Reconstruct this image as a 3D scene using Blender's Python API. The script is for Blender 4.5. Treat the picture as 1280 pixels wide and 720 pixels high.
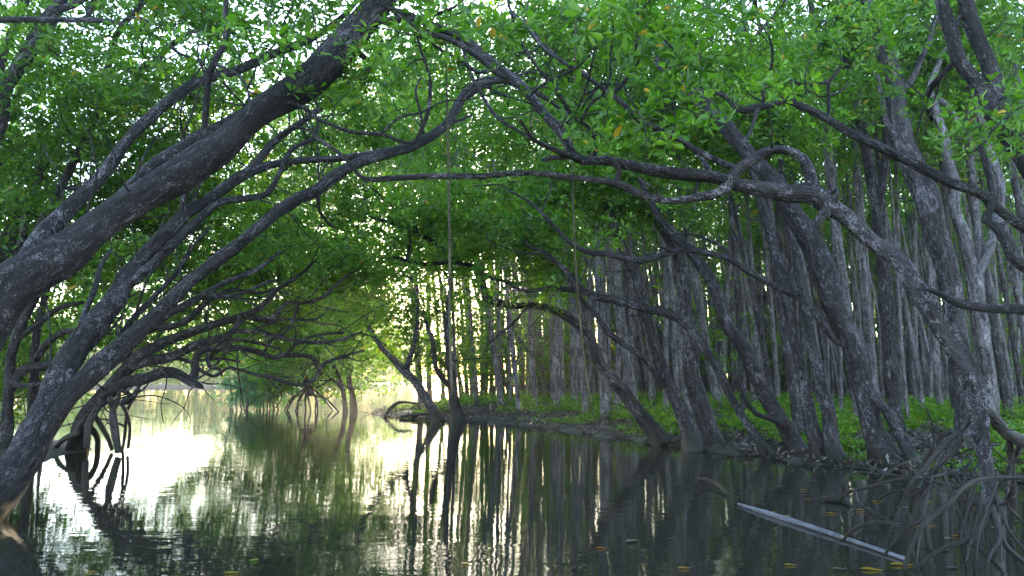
import bpy, math, random
import numpy as np
from mathutils import Vector, noise as mnoise

random.seed(7)
mnoise.seed_set(5)
rng = np.random.default_rng(11)
R = math.radians
sc = bpy.context.scene
for o in list(bpy.data.objects):
    bpy.data.objects.remove(o)

# ------------------------------------------------------------------ camera
CAM_Z, FOC, PITCH = 1.2, 985.0, math.atan(110 / 985.0)     # FOC in pixels of the 1280 wide photograph
cam_d = bpy.data.cameras.new('camera')
cam_d.sensor_width = 36.0
cam_d.lens = 36.0 * FOC / 1280.0
cam_d.clip_end = 2000.0
cam_d.clip_start = 0.05
cam = bpy.data.objects.new('camera', cam_d)
cam.location = (0, 0, CAM_Z)
cam.rotation_euler = (R(90) + PITCH, 0, 0)
sc.collection.objects.link(cam)
sc.camera = cam

# ------------------------------------------------------------------ sky, sun, exposure
SUN_EL, SUN_AZ = 7.5, -2.0          # degrees; azimuth from +Y towards +X
world = bpy.data.worlds.new('World')
sc.world = world
world.use_nodes = True
wn = world.node_tree.nodes
wl = world.node_tree.links
bg = wn['Background']
sky = wn.new('ShaderNodeTexSky')
sky.sky_type = 'NISHITA'
sky.sun_disc = False
sky.sun_elevation = R(SUN_EL)
sky.sun_rotation = R(SUN_AZ)
sky.air_density = 0.8
sky.dust_density = 0.35
sky.ozone_density = 1.0
wl.new(sky.outputs[0], bg.inputs[0])
bg.inputs[1].default_value = 0.15
sun_d = bpy.data.lights.new('sun', 'SUN')
sun_d.energy = 2.0
sun_d.angle = R(0.5)
sun_d.color = (1.0, 0.80, 0.56)
sun = bpy.data.objects.new('sun', sun_d)
sdir = Vector((math.sin(R(SUN_AZ)) * math.cos(R(SUN_EL)), math.cos(R(SUN_AZ)) * math.cos(R(SUN_EL)), math.sin(R(SUN_EL))))
sun.rotation_euler = (-sdir).to_track_quat('-Z', 'Y').to_euler()
sun.location = (0, 0, 30)
sc.collection.objects.link(sun)
sc.view_settings.view_transform = 'Standard'
sc.view_settings.look = 'None'
sc.view_settings.gamma = 1.0
sc.view_settings.exposure = 3.45
sc.view_settings.use_curve_mapping = False

sc.render.engine = 'CYCLES'
cy = sc.cycles
cy.max_bounces = 7
cy.diffuse_bounces = 4
cy.glossy_bounces = 3
cy.transmission_bounces = 4
cy.transparent_max_bounces = 4
cy.sample_clamp_indirect = 1.2
cy.sample_clamp_direct = 2.0
cy.caustics_reflective = False
cy.caustics_refractive = False
cy.use_denoising = True
cy.denoiser = 'OPENIMAGEDENOISE'
cy.denoising_input_passes = 'RGB_ALBEDO_NORMAL'
cy.use_adaptive_sampling = True
cy.adaptive_threshold = 0.012

# ------------------------------------------------------------------ placing helpers
CP, SP = math.cos(PITCH), math.sin(PITCH)


def ray(px, py):
    x, y, z = (px - 640.0) / FOC, 1.0, (360.0 - py) / FOC
    return Vector((x, y * CP - z * SP, y * SP + z * CP))


def at(px, py, d):
    """world point seen at photo pixel (px,py), d metres in front of the camera"""
    r = ray(px, py)
    r = r * (d / r.y)
    return Vector((r.x, r.y, r.z + CAM_Z))


def on_level(px, py, z=0.0):
    r = ray(px, py)
    t = (z - CAM_Z) / r.z
    return Vector((r.x * t, r.y * t, z))


def proj(p):
    v = Vector(p) - Vector((0, 0, CAM_Z))
    y = v.y * CP + v.z * SP
    z = -v.y * SP + v.z * CP
    return 640 + FOC * v.x / y, 360 - FOC * z / y


# ------------------------------------------------------------------ materials
def new_mat(name):
    m = bpy.data.materials.new(name)
    m.use_nodes = True
    nt = m.node_tree
    for n in list(nt.nodes):
        nt.nodes.remove(n)
    return m, nt.nodes, nt.links


def ramp(nodes, stops):
    n = nodes.new('ShaderNodeValToRGB')
    cr = n.color_ramp
    while len(cr.elements) < len(stops):
        cr.elements.new(0.5)
    for e, (p, c) in zip(cr.elements, stops):
        e.position = p
        e.color = (*c, 1) if len(c) == 3 else c
    return n


def bark_material(name, dark, light, lichen, amount, rough=0.85, crack=0.35, tide=True):
    m, N, L = new_mat(name)
    out = N.new('ShaderNodeOutputMaterial')
    p = N.new('ShaderNodeBsdfPrincipled')
    L.new(p.outputs[0], out.inputs[0])
    p.inputs['Specular IOR Level'].default_value = 0.35
    a = N.new('ShaderNodeAttribute'); a.attribute_name = 'bark'
    mp = N.new('ShaderNodeMapping'); mp.inputs['Scale'].default_value = (1, 1, crack)
    L.new(a.outputs['Vector'], mp.inputs['Vector'])

    def tex(scale, detail, ro, vec, kind=None):
        n = N.new('ShaderNodeTexNoise')
        if kind:
            n.noise_type = kind
        n.inputs['Scale'].default_value = scale; n.inputs['Detail'].default_value = detail; n.inputs['Roughness'].default_value = ro
        L.new(vec, n.inputs['Vector'])
        return n.outputs[0]

    def math_(op, x, y, z=None):
        n = N.new('ShaderNodeMath'); n.operation = op
        for k, v in enumerate((x, y, z)):
            if v is None:
                continue
            if isinstance(v, (int, float)):
                n.inputs[k].default_value = v
            else:
                L.new(v, n.inputs[k])
        return n.outputs[0]

    ridge = tex(21, 5, 0.62, mp.outputs[0])
    grain = tex(95, 6, 0.7, mp.outputs[0])
    body = math_('MULTIPLY_ADD', grain, 0.6, ridge)
    r1 = ramp(N, [(0.66, dark), (0.80, tuple(0.55 * x + 0.45 * y for x, y in zip(dark, light))), (0.98, light)])
    L.new(body, r1.inputs[0])
    speck = tex(170, 4, 0.7, a.outputs['Vector'])
    blot = tex(30, 4, 0.6, a.outputs['Vector'])
    patch = tex(5.5, 3, 0.55, a.outputs['Vector'])
    lm = math_('MULTIPLY_ADD', blot, 0.55, speck)
    lm = math_('MULTIPLY_ADD', patch, 0.45, lm)
    r2 = ramp(N, [(0.0, (0, 0, 0)), (1.0, (1, 1, 1))])
    lo = 1.20 - amount
    fac = math_('MULTIPLY', math_('SUBTRACT', lm, lo), 11.0)
    L.new(fac, r2.inputs[0])
    mx = N.new('ShaderNodeMix'); mx.data_type = 'RGBA'
    L.new(r2.outputs[0], mx.inputs[0]); L.new(r1.outputs[0], mx.inputs[6])
    mx.inputs[7].default_value = (*lichen, 1)
    col = mx.outputs[2]
    # wet, muddy tide mark on the lowest part
    if tide:
        g = N.new('ShaderNodeNewGeometry')
        sx = N.new('ShaderNodeSeparateXYZ'); L.new(g.outputs['Position'], sx.inputs[0])
        tz = math_('MULTIPLY_ADD', blot, -0.35, sx.outputs[2])
        tz = math_('MULTIPLY_ADD', patch, -0.25, tz)
        tr = ramp(N, [(0.0, (1, 1, 1)), (1.0, (0, 0, 0))])
        L.new(math_('MULTIPLY', math_('ADD', tz, 0.16), 5.0), tr.inputs[0])
        mt = N.new('ShaderNodeMix'); mt.data_type = 'RGBA'
        L.new(tr.outputs[0], mt.inputs[0]); L.new(col, mt.inputs[6]); mt.inputs[7].default_value = (0.020, 0.0165, 0.0125, 1)
        col = mt.outputs[2]
        rr = ramp(N, [(0.0, (rough,) * 3), (1.0, (0.38,) * 3)])
        L.new(tr.outputs[0], rr.inputs[0]); L.new(rr.outputs[0], p.inputs['Roughness'])
    else:
        p.inputs['Roughness'].default_value = rough
    L.new(col, p.inputs['Base Color'])
    hgt = math_('MULTIPLY_ADD', r2.outputs[0], 0.25, body)
    bm = N.new('ShaderNodeBump'); bm.inputs['Strength'].default_value = 1.0; bm.inputs['Distance'].default_value = 0.045
    L.new(hgt, bm.inputs['Height'])
    L.new(bm.outputs[0], p.inputs['Normal'])
    return m


M = {}
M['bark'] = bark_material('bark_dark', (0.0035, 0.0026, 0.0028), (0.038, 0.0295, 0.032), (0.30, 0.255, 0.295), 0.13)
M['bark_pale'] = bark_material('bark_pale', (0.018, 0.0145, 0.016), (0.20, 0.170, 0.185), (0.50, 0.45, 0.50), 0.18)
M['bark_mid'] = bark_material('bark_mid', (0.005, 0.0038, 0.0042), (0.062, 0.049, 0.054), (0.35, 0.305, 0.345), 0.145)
M['root'] = bark_material('bark_root', (0.010, 0.0075, 0.007), (0.080, 0.063, 0.060), (0.20, 0.18, 0.19), 0.06, 0.5)
M['driftwood'] = bark_material('driftwood', (0.10, 0.095, 0.118), (0.34, 0.32, 0.39), (0.50, 0.475, 0.56), 0.14, 0.5, 0.12, False)
M['vine'] = bark_material('vine_bark', (0.05, 0.042, 0.026), (0.17, 0.145, 0.09), (0.25, 0.23, 0.16), 0.08)


def leaf_material(name, stops, trans, gloss=0.30, mix=0.5):
    m, N, L = new_mat(name)
    out = N.new('ShaderNodeOutputMaterial')
    a = N.new('ShaderNodeAttribute'); a.attribute_name = 'rnd'
    r1 = ramp(N, stops)
    L.new(a.outputs['Fac'], r1.inputs[0])
    p = N.new('ShaderNodeBsdfPrincipled')
    p.inputs['Roughness'].default_value = gloss
    p.inputs['Specular IOR Level'].default_value = 0.5
    L.new(r1.outputs[0], p.inputs['Base Color'])
    t = N.new('ShaderNodeBsdfTranslucent')
    hs = N.new('ShaderNodeMix'); hs.data_type = 'RGBA'; hs.blend_type = 'MULTIPLY'
    hs.inputs[0].default_value = 1.0
    L.new(r1.outputs[0], hs.inputs[6]); hs.inputs[7].default_value = (*trans, 1)
    L.new(hs.outputs[2], t.inputs[0])
    mx = N.new('ShaderNodeMixShader'); mx.inputs[0].default_value = mix
    L.new(p.outputs[0], mx.inputs[1]); L.new(t.outputs[0], mx.inputs[2])
    L.new(mx.outputs[0], out.inputs[0])
    return m


GREEN = [(0.0, (0.018, 0.045, 0.005)), (0.40, (0.068, 0.155, 0.010)), (0.75, (0.135, 0.26, 0.015)), (1.0, (0.30, 0.42, 0.045))]
LIME = [(0.0, (0.045, 0.105, 0.007)), (0.40, (0.105, 0.22, 0.012)), (0.75, (0.19, 0.32, 0.018)), (1.0, (0.32, 0.43, 0.04))]
M['leaf'] = leaf_material('leaf_green', GREEN, (1.5, 1.75, 0.9))
M['leaf_lime'] = leaf_material('leaf_lime', LIME, (1.3, 1.5, 0.8))
M['leaf_blue'] = leaf_material('leaf_blue_green', [(0, (0.05, 0.14, 0.06)), (1, (0.16, 0.33, 0.16))], (1.2, 1.4, 1.1))
M['leaf_yellow'] = leaf_material('leaf_yellow', [(0, (0.42, 0.24, 0.02)), (0.7, (0.5, 0.33, 0.03)), (1, (0.45, 0.16, 0.015))], (1.4, 1.3, 1.0))
M['litter'] = leaf_material('leaf_litter', [(0, (0.035, 0.024, 0.017)), (0.6, (0.11, 0.085, 0.065)), (0.9, (0.24, 0.21, 0.20)), (1, (0.34, 0.22, 0.05))], (1, 1, 1), 0.5, 0.1)


def ground_material():
    m, N, L = new_mat('mud')
    out = N.new('ShaderNodeOutputMaterial')
    p = N.new('ShaderNodeBsdfPrincipled'); L.new(p.outputs[0], out.inputs[0])
    g = N.new('ShaderNodeNewGeometry')
    n1 = N.new('ShaderNodeTexNoise'); n1.inputs['Scale'].default_value = 5; n1.inputs['Detail'].default_value = 9
    n1.inputs['Roughness'].default_value = 0.7
    L.new(g.outputs['Position'], n1.inputs['Vector'])
    r = ramp(N, [(0.3, (0.022, 0.017, 0.014)), (0.55, (0.06, 0.048, 0.040)), (0.75, (0.12, 0.10, 0.09))])
    L.new(n1.outputs[0], r.inputs[0]); L.new(r.outputs[0], p.inputs['Base Color'])
    p.inputs['Roughness'].default_value = 0.65
    b = N.new('ShaderNodeBump'); b.inputs['Strength'].default_value = 1.0; b.inputs['Distance'].default_value = 0.06
    L.new(n1.outputs[0], b.inputs['Height']); L.new(b.outputs[0], p.inputs['Normal'])
    return m


def water_material():
    m, N, L = new_mat('water')
    out = N.new('ShaderNodeOutputMaterial')
    p = N.new('ShaderNodeBsdfPrincipled'); L.new(p.outputs[0], out.inputs[0])
    p.inputs['Base Color'].default_value = (0.023, 0.0225, 0.0145, 1)
    p.inputs['Roughness'].default_value = 0.008
    p.inputs['IOR'].default_value = 1.42
    g = N.new('ShaderNodeNewGeometry')
    mp = N.new('ShaderNodeMapping'); mp.inputs['Scale'].default_value = (0.34, 1.0, 1.0)
    L.new(g.outputs['Position'], mp.inputs['Vector'])
    big = N.new('ShaderNodeTexNoise'); big.inputs['Scale'].default_value = 3.2; big.inputs['Detail'].default_value = 2
    fine = N.new('ShaderNodeTexNoise'); fine.inputs['Scale'].default_value = 15; fine.inputs['Detail'].default_value = 3
    patch = N.new('ShaderNodeTexNoise'); patch.inputs['Scale'].default_value = 0.33; patch.inputs['Detail'].default_value = 2
    for n in (big, fine, patch):
        L.new(mp.outputs[0], n.inputs['Vector'])
    pr = ramp(N, [(0.38, (0.22, 0.22, 0.22)), (0.66, (1, 1, 1))])
    L.new(patch.outputs[0], pr.inputs[0])
    f2 = N.new('ShaderNodeMath'); f2.operation = 'MULTIPLY'
    L.new(fine.outputs[0], f2.inputs[0]); L.new(pr.outputs[0], f2.inputs[1])
    f3 = N.new('ShaderNodeMath'); f3.operation = 'MULTIPLY_ADD'
    L.new(f2.outputs[0], f3.inputs[0]); f3.inputs[1].default_value = 0.22
    bg_ = N.new('ShaderNodeMath'); bg_.operation = 'MULTIPLY'
    L.new(big.outputs[0], bg_.inputs[0]); L.new(pr.outputs[0], bg_.inputs[1])
    L.new(bg_.outputs[0], f3.inputs[2])
    b = N.new('ShaderNodeBump'); b.inputs['Strength'].default_value = 0.12; b.inputs['Distance'].default_value = 0.05
    L.new(f3.outputs[0], b.inputs['Height']); L.new(b.outputs[0], p.inputs['Normal'])
    return m


M['mud'] = ground_material()
M['water'] = water_material()

# ------------------------------------------------------------------ mesh helpers
TRI = [0]


def mesh_from(name, verts, faces_flat, loop_tot, mats, smooth=True, bark=None, rnd=None, mat_idx=None):
    """numpy arrays -> mesh datablock"""
    me = bpy.data.meshes.new(name)
    nv, nl, nf = len(verts), len(faces_flat), len(loop_tot)
    me.vertices.add(nv); me.loops.add(nl); me.polygons.add(nf)
    me.vertices.foreach_set('co', np.asarray(verts, dtype=np.float32).ravel())
    me.loops.foreach_set('vertex_index', np.asarray(faces_flat, dtype=np.int32))
    lt = np.asarray(loop_tot, dtype=np.int32)
    me.polygons.foreach_set('loop_start', np.concatenate(([0], np.cumsum(lt)[:-1])).astype(np.int32))
    me.polygons.foreach_set('loop_total', lt)
    if smooth:
        me.polygons.foreach_set('use_smooth', np.ones(nf, dtype=bool))
    if mat_idx is not None:
        me.polygons.foreach_set('material_index', np.asarray(mat_idx, dtype=np.int32))
    if bark is not None:
        at_ = me.attributes.new('bark', 'FLOAT_VECTOR', 'POINT')
        at_.data.foreach_set('vector', np.asarray(bark, dtype=np.float32).ravel())
    if rnd is not None:
        at_ = me.attributes.new('rnd', 'FLOAT', 'FACE')
        at_.data.foreach_set('value', np.asarray(rnd, dtype=np.float32))
    me.update(calc_edges=True)
    for m in mats:
        me.materials.append(m)
    TRI[0] += int((lt - 2).sum())
    return me


def link(name, me, parent=None, base=None):
    o = bpy.data.objects.new(name, me)
    sc.collection.objects.link(o)
    if parent is not None:
        o.parent = parent
    return o


def thing(name, label, cat, loc=(0, 0, 0), group=None):
    o = bpy.data.objects.new(name, None)
    o.empty_display_size = 0.2
    sc.collection.objects.link(o)
    o.location = loc
    o['label'] = label
    o['category'] = cat
    if group:
        o['group'] = group
    return o


def tag(o, label, cat, group=None):
    o['label'] = label; o['category'] = cat
    if group:
        o['group'] = group


def structure(o):
    o['kind'] = 'structure'
    return o


def catmull(P, n):
    """P (k,m) control rows -> n rows evenly along the curve"""
    P = np.asarray(P, dtype=float)
    k = len(P)
    Q = np.vstack([2 * P[0] - P[1], P, 2 * P[-1] - P[-2]])
    per = 16
    out = []
    for i in range(k - 1):
        p0, p1, p2, p3 = Q[i], Q[i + 1], Q[i + 2], Q[i + 3]
        for t in np.linspace(0, 1, per, endpoint=False):
            out.append(0.5 * ((2 * p1) + (-p0 + p2) * t + (2 * p0 - 5 * p1 + 4 * p2 - p3) * t * t + (-p0 + 3 * p1 - 3 * p2 + p3) * t ** 3))
    out.append(P[-1])
    out = np.array(out)
    seg = np.linalg.norm(np.diff(out[:, :3], axis=0), axis=1)
    s = np.concatenate(([0], np.cumsum(seg)))
    tt = np.linspace(0, s[-1], n)
    return np.stack([np.interp(tt, s, out[:, j]) for j in range(out.shape[1])], 1), s[-1]


def tube_arrays(C, rad, sides, rough=0.12, seed=0.0, flare=None):
    """C (n,3) centre line, rad (n,) -> verts, faces, bark coords"""
    n = len(C)
    T = np.gradient(C, axis=0)
    T /= np.linalg.norm(T, axis=1)[:, None] + 1e-9
    u = np.cross(T[0], [0.3, 0.2, 0.9]); u /= np.linalg.norm(u) + 1e-9
    if np.linalg.norm(np.cross(T[0], [0.3, 0.2, 0.9])) < 1e-3:
        u = np.array([1.0, 0, 0])
    U = np.zeros_like(C)
    for i in range(n):
        u = u - T[i] * np.dot(u, T[i]); u /= np.linalg.norm(u) + 1e-9
        U[i] = u
    V = np.cross(T, U)
    seg = np.linalg.norm(np.diff(C, axis=0), axis=1)
    s = np.concatenate(([0], np.cumsum(seg)))
    th = np.arange(sides) * 2 * math.pi / sides
    verts = np.zeros((n, sides, 3)); bk = np.zeros((n, sides, 3))
    rm = float(np.mean(rad))
    for i in range(n):
        for j in range(sides):
            c, sn = math.cos(th[j]), math.sin(th[j])
            f = 1.0
            if rough > 0:
                q = Vector((c * 0.9 + seed, sn * 0.9 + seed * 0.37, s[i] * 0.33 / (rm + 0.02)))
                f += rough * mnoise.noise(q) + rough * 0.9 * mnoise.noise(Vector((c * 1.5 + seed * 1.7, sn * 1.5, s[i] * 2.1 + seed)))
                f += rough * 0.45 * mnoise.noise(Vector((c * 3.1 + seed, sn * 3.1, s[i] * 0.9 / (rm + 0.02))))
            if flare is not None:
                f *= 1 + flare[i] * (0.55 + 0.75 * max(0.0, mnoise.noise(Vector((c * 1.4 + seed, sn * 1.4, 3.3 + seed)))) * 2)
            if rough > 0.13:
                kn = mnoise.noise(Vector((c * 0.8 + seed * 2.3, sn * 0.8 + 7.1, s[i] * 1.35 + seed)))
                f += 1.1 * rough * max(0.0, kn - 0.22) * 2.2
            r = rad[i] * f
            verts[i, j] = C[i] + U[i] * (c * r) + V[i] * (sn * r)
            bk[i, j] = (c * rm * 1.0 + seed, sn * rm * 1.0, s[i] * 0.42)
    idx = np.arange(n * sides).reshape(n, sides)
    a = idx[:-1]; b = np.roll(idx[:-1], -1, 1); c_ = np.roll(idx[1:], -1, 1); d = idx[1:]
    quads = np.stack([a, b, c_, d], -1).reshape(-1, 4)
    verts = verts.reshape(-1, 3); bk = bk.reshape(-1, 3)
    # end cap tips
    tip = C[-1] + T[-1] * rad[-1] * 0.6
    tail = C[0] - T[0] * rad[0] * 0.2
    verts = np.vstack([verts, tip, tail]); bk = np.vstack([bk, bk[-1], bk[0]])
    ti, ta = n * sides, n * sides + 1
    last, first = idx[-1], idx[0]
    tris = [(last[j], last[(j + 1) % sides], ti) for j in range(sides)] + [(first[(j + 1) % sides], first[j], ta) for j in range(sides)]
    return verts, quads, np.array(tris), bk


def tube_mesh(name, C, rad, sides, mat, rough=0.12, seed=0.0, flare=None, origin=(0, 0, 0)):
    v, q, t, bk = tube_arrays(C, rad, sides, rough, seed, flare)
    v = v - np.array(origin)
    ff = np.concatenate([q.ravel(), t.ravel()])
    lt = np.concatenate([np.full(len(q), 4), np.full(len(t), 3)])
    return mesh_from(name, v, ff, lt, [mat], True, bk)


def join_tubes(name, parts, mat, origin=(0, 0, 0)):
    """many thin tubes in one mesh (fine twigs too small to pick apart)"""
    VV, FF, LT, BB = [], [], [], []
    off = 0
    for C, rad, sides in parts:
        v, q, t, bk = tube_arrays(C, rad, sides, 0)
        VV.append(v - np.array(origin)); BB.append(bk)
        FF.append(np.concatenate([(q + off).ravel(), (t + off).ravel()]))
        LT.append(np.concatenate([np.full(len(q), 4), np.full(len(t), 3)]))
        off += len(v)
    return mesh_from(name, np.vstack(VV), np.concatenate(FF), np.concatenate(LT), [mat], True, np.vstack(BB))


def norm(a):
    return a / (np.linalg.norm(a, axis=-1, keepdims=True) + 1e-9)


def leaves_arrays(P, A, scale, k, lod, aspect=0.18, el=(0.0, 0.95), length=0.10, shade=None):
    n = len(P)
    A = norm(A)
    ref = np.where(np.abs(A[:, 2:3]) < 0.9, np.array([[0, 0, 1.0]]), np.array([[1.0, 0, 0]]))
    u = norm(np.cross(A, ref)); v = np.cross(A, u)
    ph = (np.arange(k)[None, :] * 2 * math.pi / k + rng.uniform(0, 6.28, (n, 1)) + rng.normal(0, 0.3, (n, k)))
    e = rng.uniform(el[0], el[1], (n, k))
    d = np.cos(e)[..., None] * (np.cos(ph)[..., None] * u[:, None] + np.sin(ph)[..., None] * v[:, None]) + np.sin(e)[..., None] * A[:, None]
    d = norm(d.reshape(-1, 3))
    A2 = np.repeat(A, k, 0) + rng.normal(0, 0.35, (n * k, 3))
    side = norm(np.cross(d, A2)); nr = np.cross(side, d)
    Lh = (np.repeat(scale, k) * length * rng.uniform(0.65, 1.2, n * k))[:, None]
    B = np.repeat(P, k, 0) + d * (0.02 * np.repeat(scale, k)[:, None])
    T = B + d * Lh - nr * Lh * rng.uniform(0.0, 0.22, (n * k, 1))
    w = aspect * rng.uniform(0.85, 1.15, (n * k, 1))
    if lod == 1:
        up = nr * Lh * 0.06
        R1 = B + d * Lh * .42 + side * Lh * w * .85 + up; R2 = B + d * Lh * .78 + side * Lh * w * .92 + up * .3
        L1 = B + d * Lh * .42 - side * Lh * w * .85 + up; L2 = B + d * Lh * .78 - side * Lh * w * .92 + up * .3
        V = np.stack([B, R1, R2, T, L2, L1], 1).reshape(-1, 3)
        b = (np.arange(n * k) * 6)[:, None]
        F = np.concatenate([b + [0, 1, 2, 3], b + [0, 3, 4, 5]], 1).reshape(-1, 4)
        lt = np.full(len(F), 4)
    else:
        Rr = B + d * Lh * .6 + side * Lh * w + nr * Lh * .06
        Ll = B + d * Lh * .6 - side * Lh * w + nr * Lh * .06
        V = np.stack([B, Rr, T, Ll], 1).reshape(-1, 3)
        b = (np.arange(n * k) * 4)[:, None]
        F = np.concatenate([b + [0, 1, 2], b + [0, 2, 3]], 1).reshape(-1, 3)
        lt = np.full(len(F), 3)
    rr = np.clip((np.repeat(rng.uniform(0, 1, n) if shade is None else shade, k) * 0.55 + rng.uniform(0, 1, n * k) * 0.45), 0, 1)
    return V, F, lt, np.repeat(rr, 2)


def leaf_mesh(name, P, A, scale, k, lod, mats, yellow=0.006, origin=(0, 0, 0), **kw):
    V, F, lt, rnd = leaves_arrays(P, A, scale, k, lod, **kw)
    nl = len(F) // 2
    mi = np.repeat((rng.uniform(0, 1, nl) < yellow).astype(np.int32), 2) if len(mats) > 1 else None
    return mesh_from(name, V - np.array(origin), F.ravel(), lt, mats, False, None, rnd, mi)


# ------------------------------------------------------------------ terrain
RIGHT = [(9, -40), (7.6, 2), (6.6, 7.4), (5.95, 9.0), (4.95, 9.9), (4.15, 11.0), (3.75, 11.9), (2.75, 13.8), (2.0, 15.8), (1.1, 17.8), (0.2, 19.8),
         (-1.2, 21.5), (-2.8, 22.6), (-4.3, 25.0), (-4.6, 28), (-3.4, 32), (-1.5, 40), (1, 56), (8, 66), (24, 72), (200, 76), (200, -40)]
LEFT = [(-6, -40), (-5.0, 2), (-4.75, 6.3), (-6.0, 8.6), (-6.9, 11.6), (-7.0, 13.4), (-9, 15), (-12, 17), (-19, 20), (-200, 60), (-200, -40)]
FAR = [(-200, 66), (-60, 70), (-36, 72), (-25, 74), (-14, 78), (-8, 84), (-8, 100), (-10, 420), (-200, 420)]


def sdist(px, py, poly):
    x = np.asarray(px); y = np.asarray(py)
    d = np.full(x.shape, 1e9); inside = np.zeros(x.shape, bool)
    m = len(poly)
    for i in range(m):
        ax, ay = poly[i]; bx, by = poly[(i + 1) % m]
        ex, ey = bx - ax, by - ay
        t = np.clip(((x - ax) * ex + (y - ay) * ey) / (ex * ex + ey * ey), 0, 1)
        d = np.minimum(d, np.hypot(x - ax - t * ex, y - ay - t * ey))
        c = ((ay > y) != (by > y)) & (x < (bx - ax) * (y - ay) / (by - ay + 1e-12) + ax)
        inside ^= c
    return np.where(inside, d, -d)


def ground_z(x, y):
    x = np.asarray(x, float); y = np.asarray(y, float)
    w = 0.35 * np.sin(x * 1.9 + y * .7) + 0.25 * np.sin(x * 3.7 - y * 2.3) + 0.15 * np.sin(y * 5.1 + x)
    h = np.full(x.shape, -0.9)
    for poly, top in ((RIGHT, 0.22), (LEFT, 0.26), (FAR, 0.12)):
        s = sdist(x, y, poly) + w * 0.35
        hh = np.where(s < 0, np.maximum(-0.9, s * 0.45), top * (1 - np.exp(-np.maximum(s, 0) / 1.1)))
        h = np.maximum(h, hh)
    return h + (h > 0.0) * 0.04 * (np.sin(x * 4.3) * np.sin(y * 3.9 + x) + 0.6 * np.sin(x * 9.1 + y * 7))


xs = np.concatenate([[-1500, -600, -250], np.linspace(-120, -24, 33)[:-1], np.linspace(-24, 30, 217), np.linspace(30, 120, 31)[1:], [250, 600, 1500]])
ys = np.concatenate([[-600, -150], np.linspace(-40, 2, 22)[:-1], np.linspace(2, 48, 185), np.linspace(48, 130, 42)[1:], [250, 600, 1500]])
gx, gy = np.meshgrid(xs, ys)
gz = ground_z(gx, gy)
nx, ny = len(xs), len(ys)
gi = np.arange(nx * ny).reshape(ny, nx)
gq = np.stack([gi[:-1, :-1], gi[:-1, 1:], gi[1:, 1:], gi[1:, :-1]], -1).reshape(-1, 4)
ground = link('ground', mesh_from('ground', np.stack([gx, gy, gz], -1).reshape(-1, 3), gq.ravel(), np.full(len(gq), 4), [M['mud']]))
structure(ground)
ws = 1400.0
water = link('water', mesh_from('water', [(-ws, -ws, 0), (ws, -ws, 0), (ws, ws, 0), (-ws, ws, 0)], [0, 1, 2, 3], [4], [M['water']], False))
structure(water)

# ------------------------------------------------------------------ hero trees drawn along their branches


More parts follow.
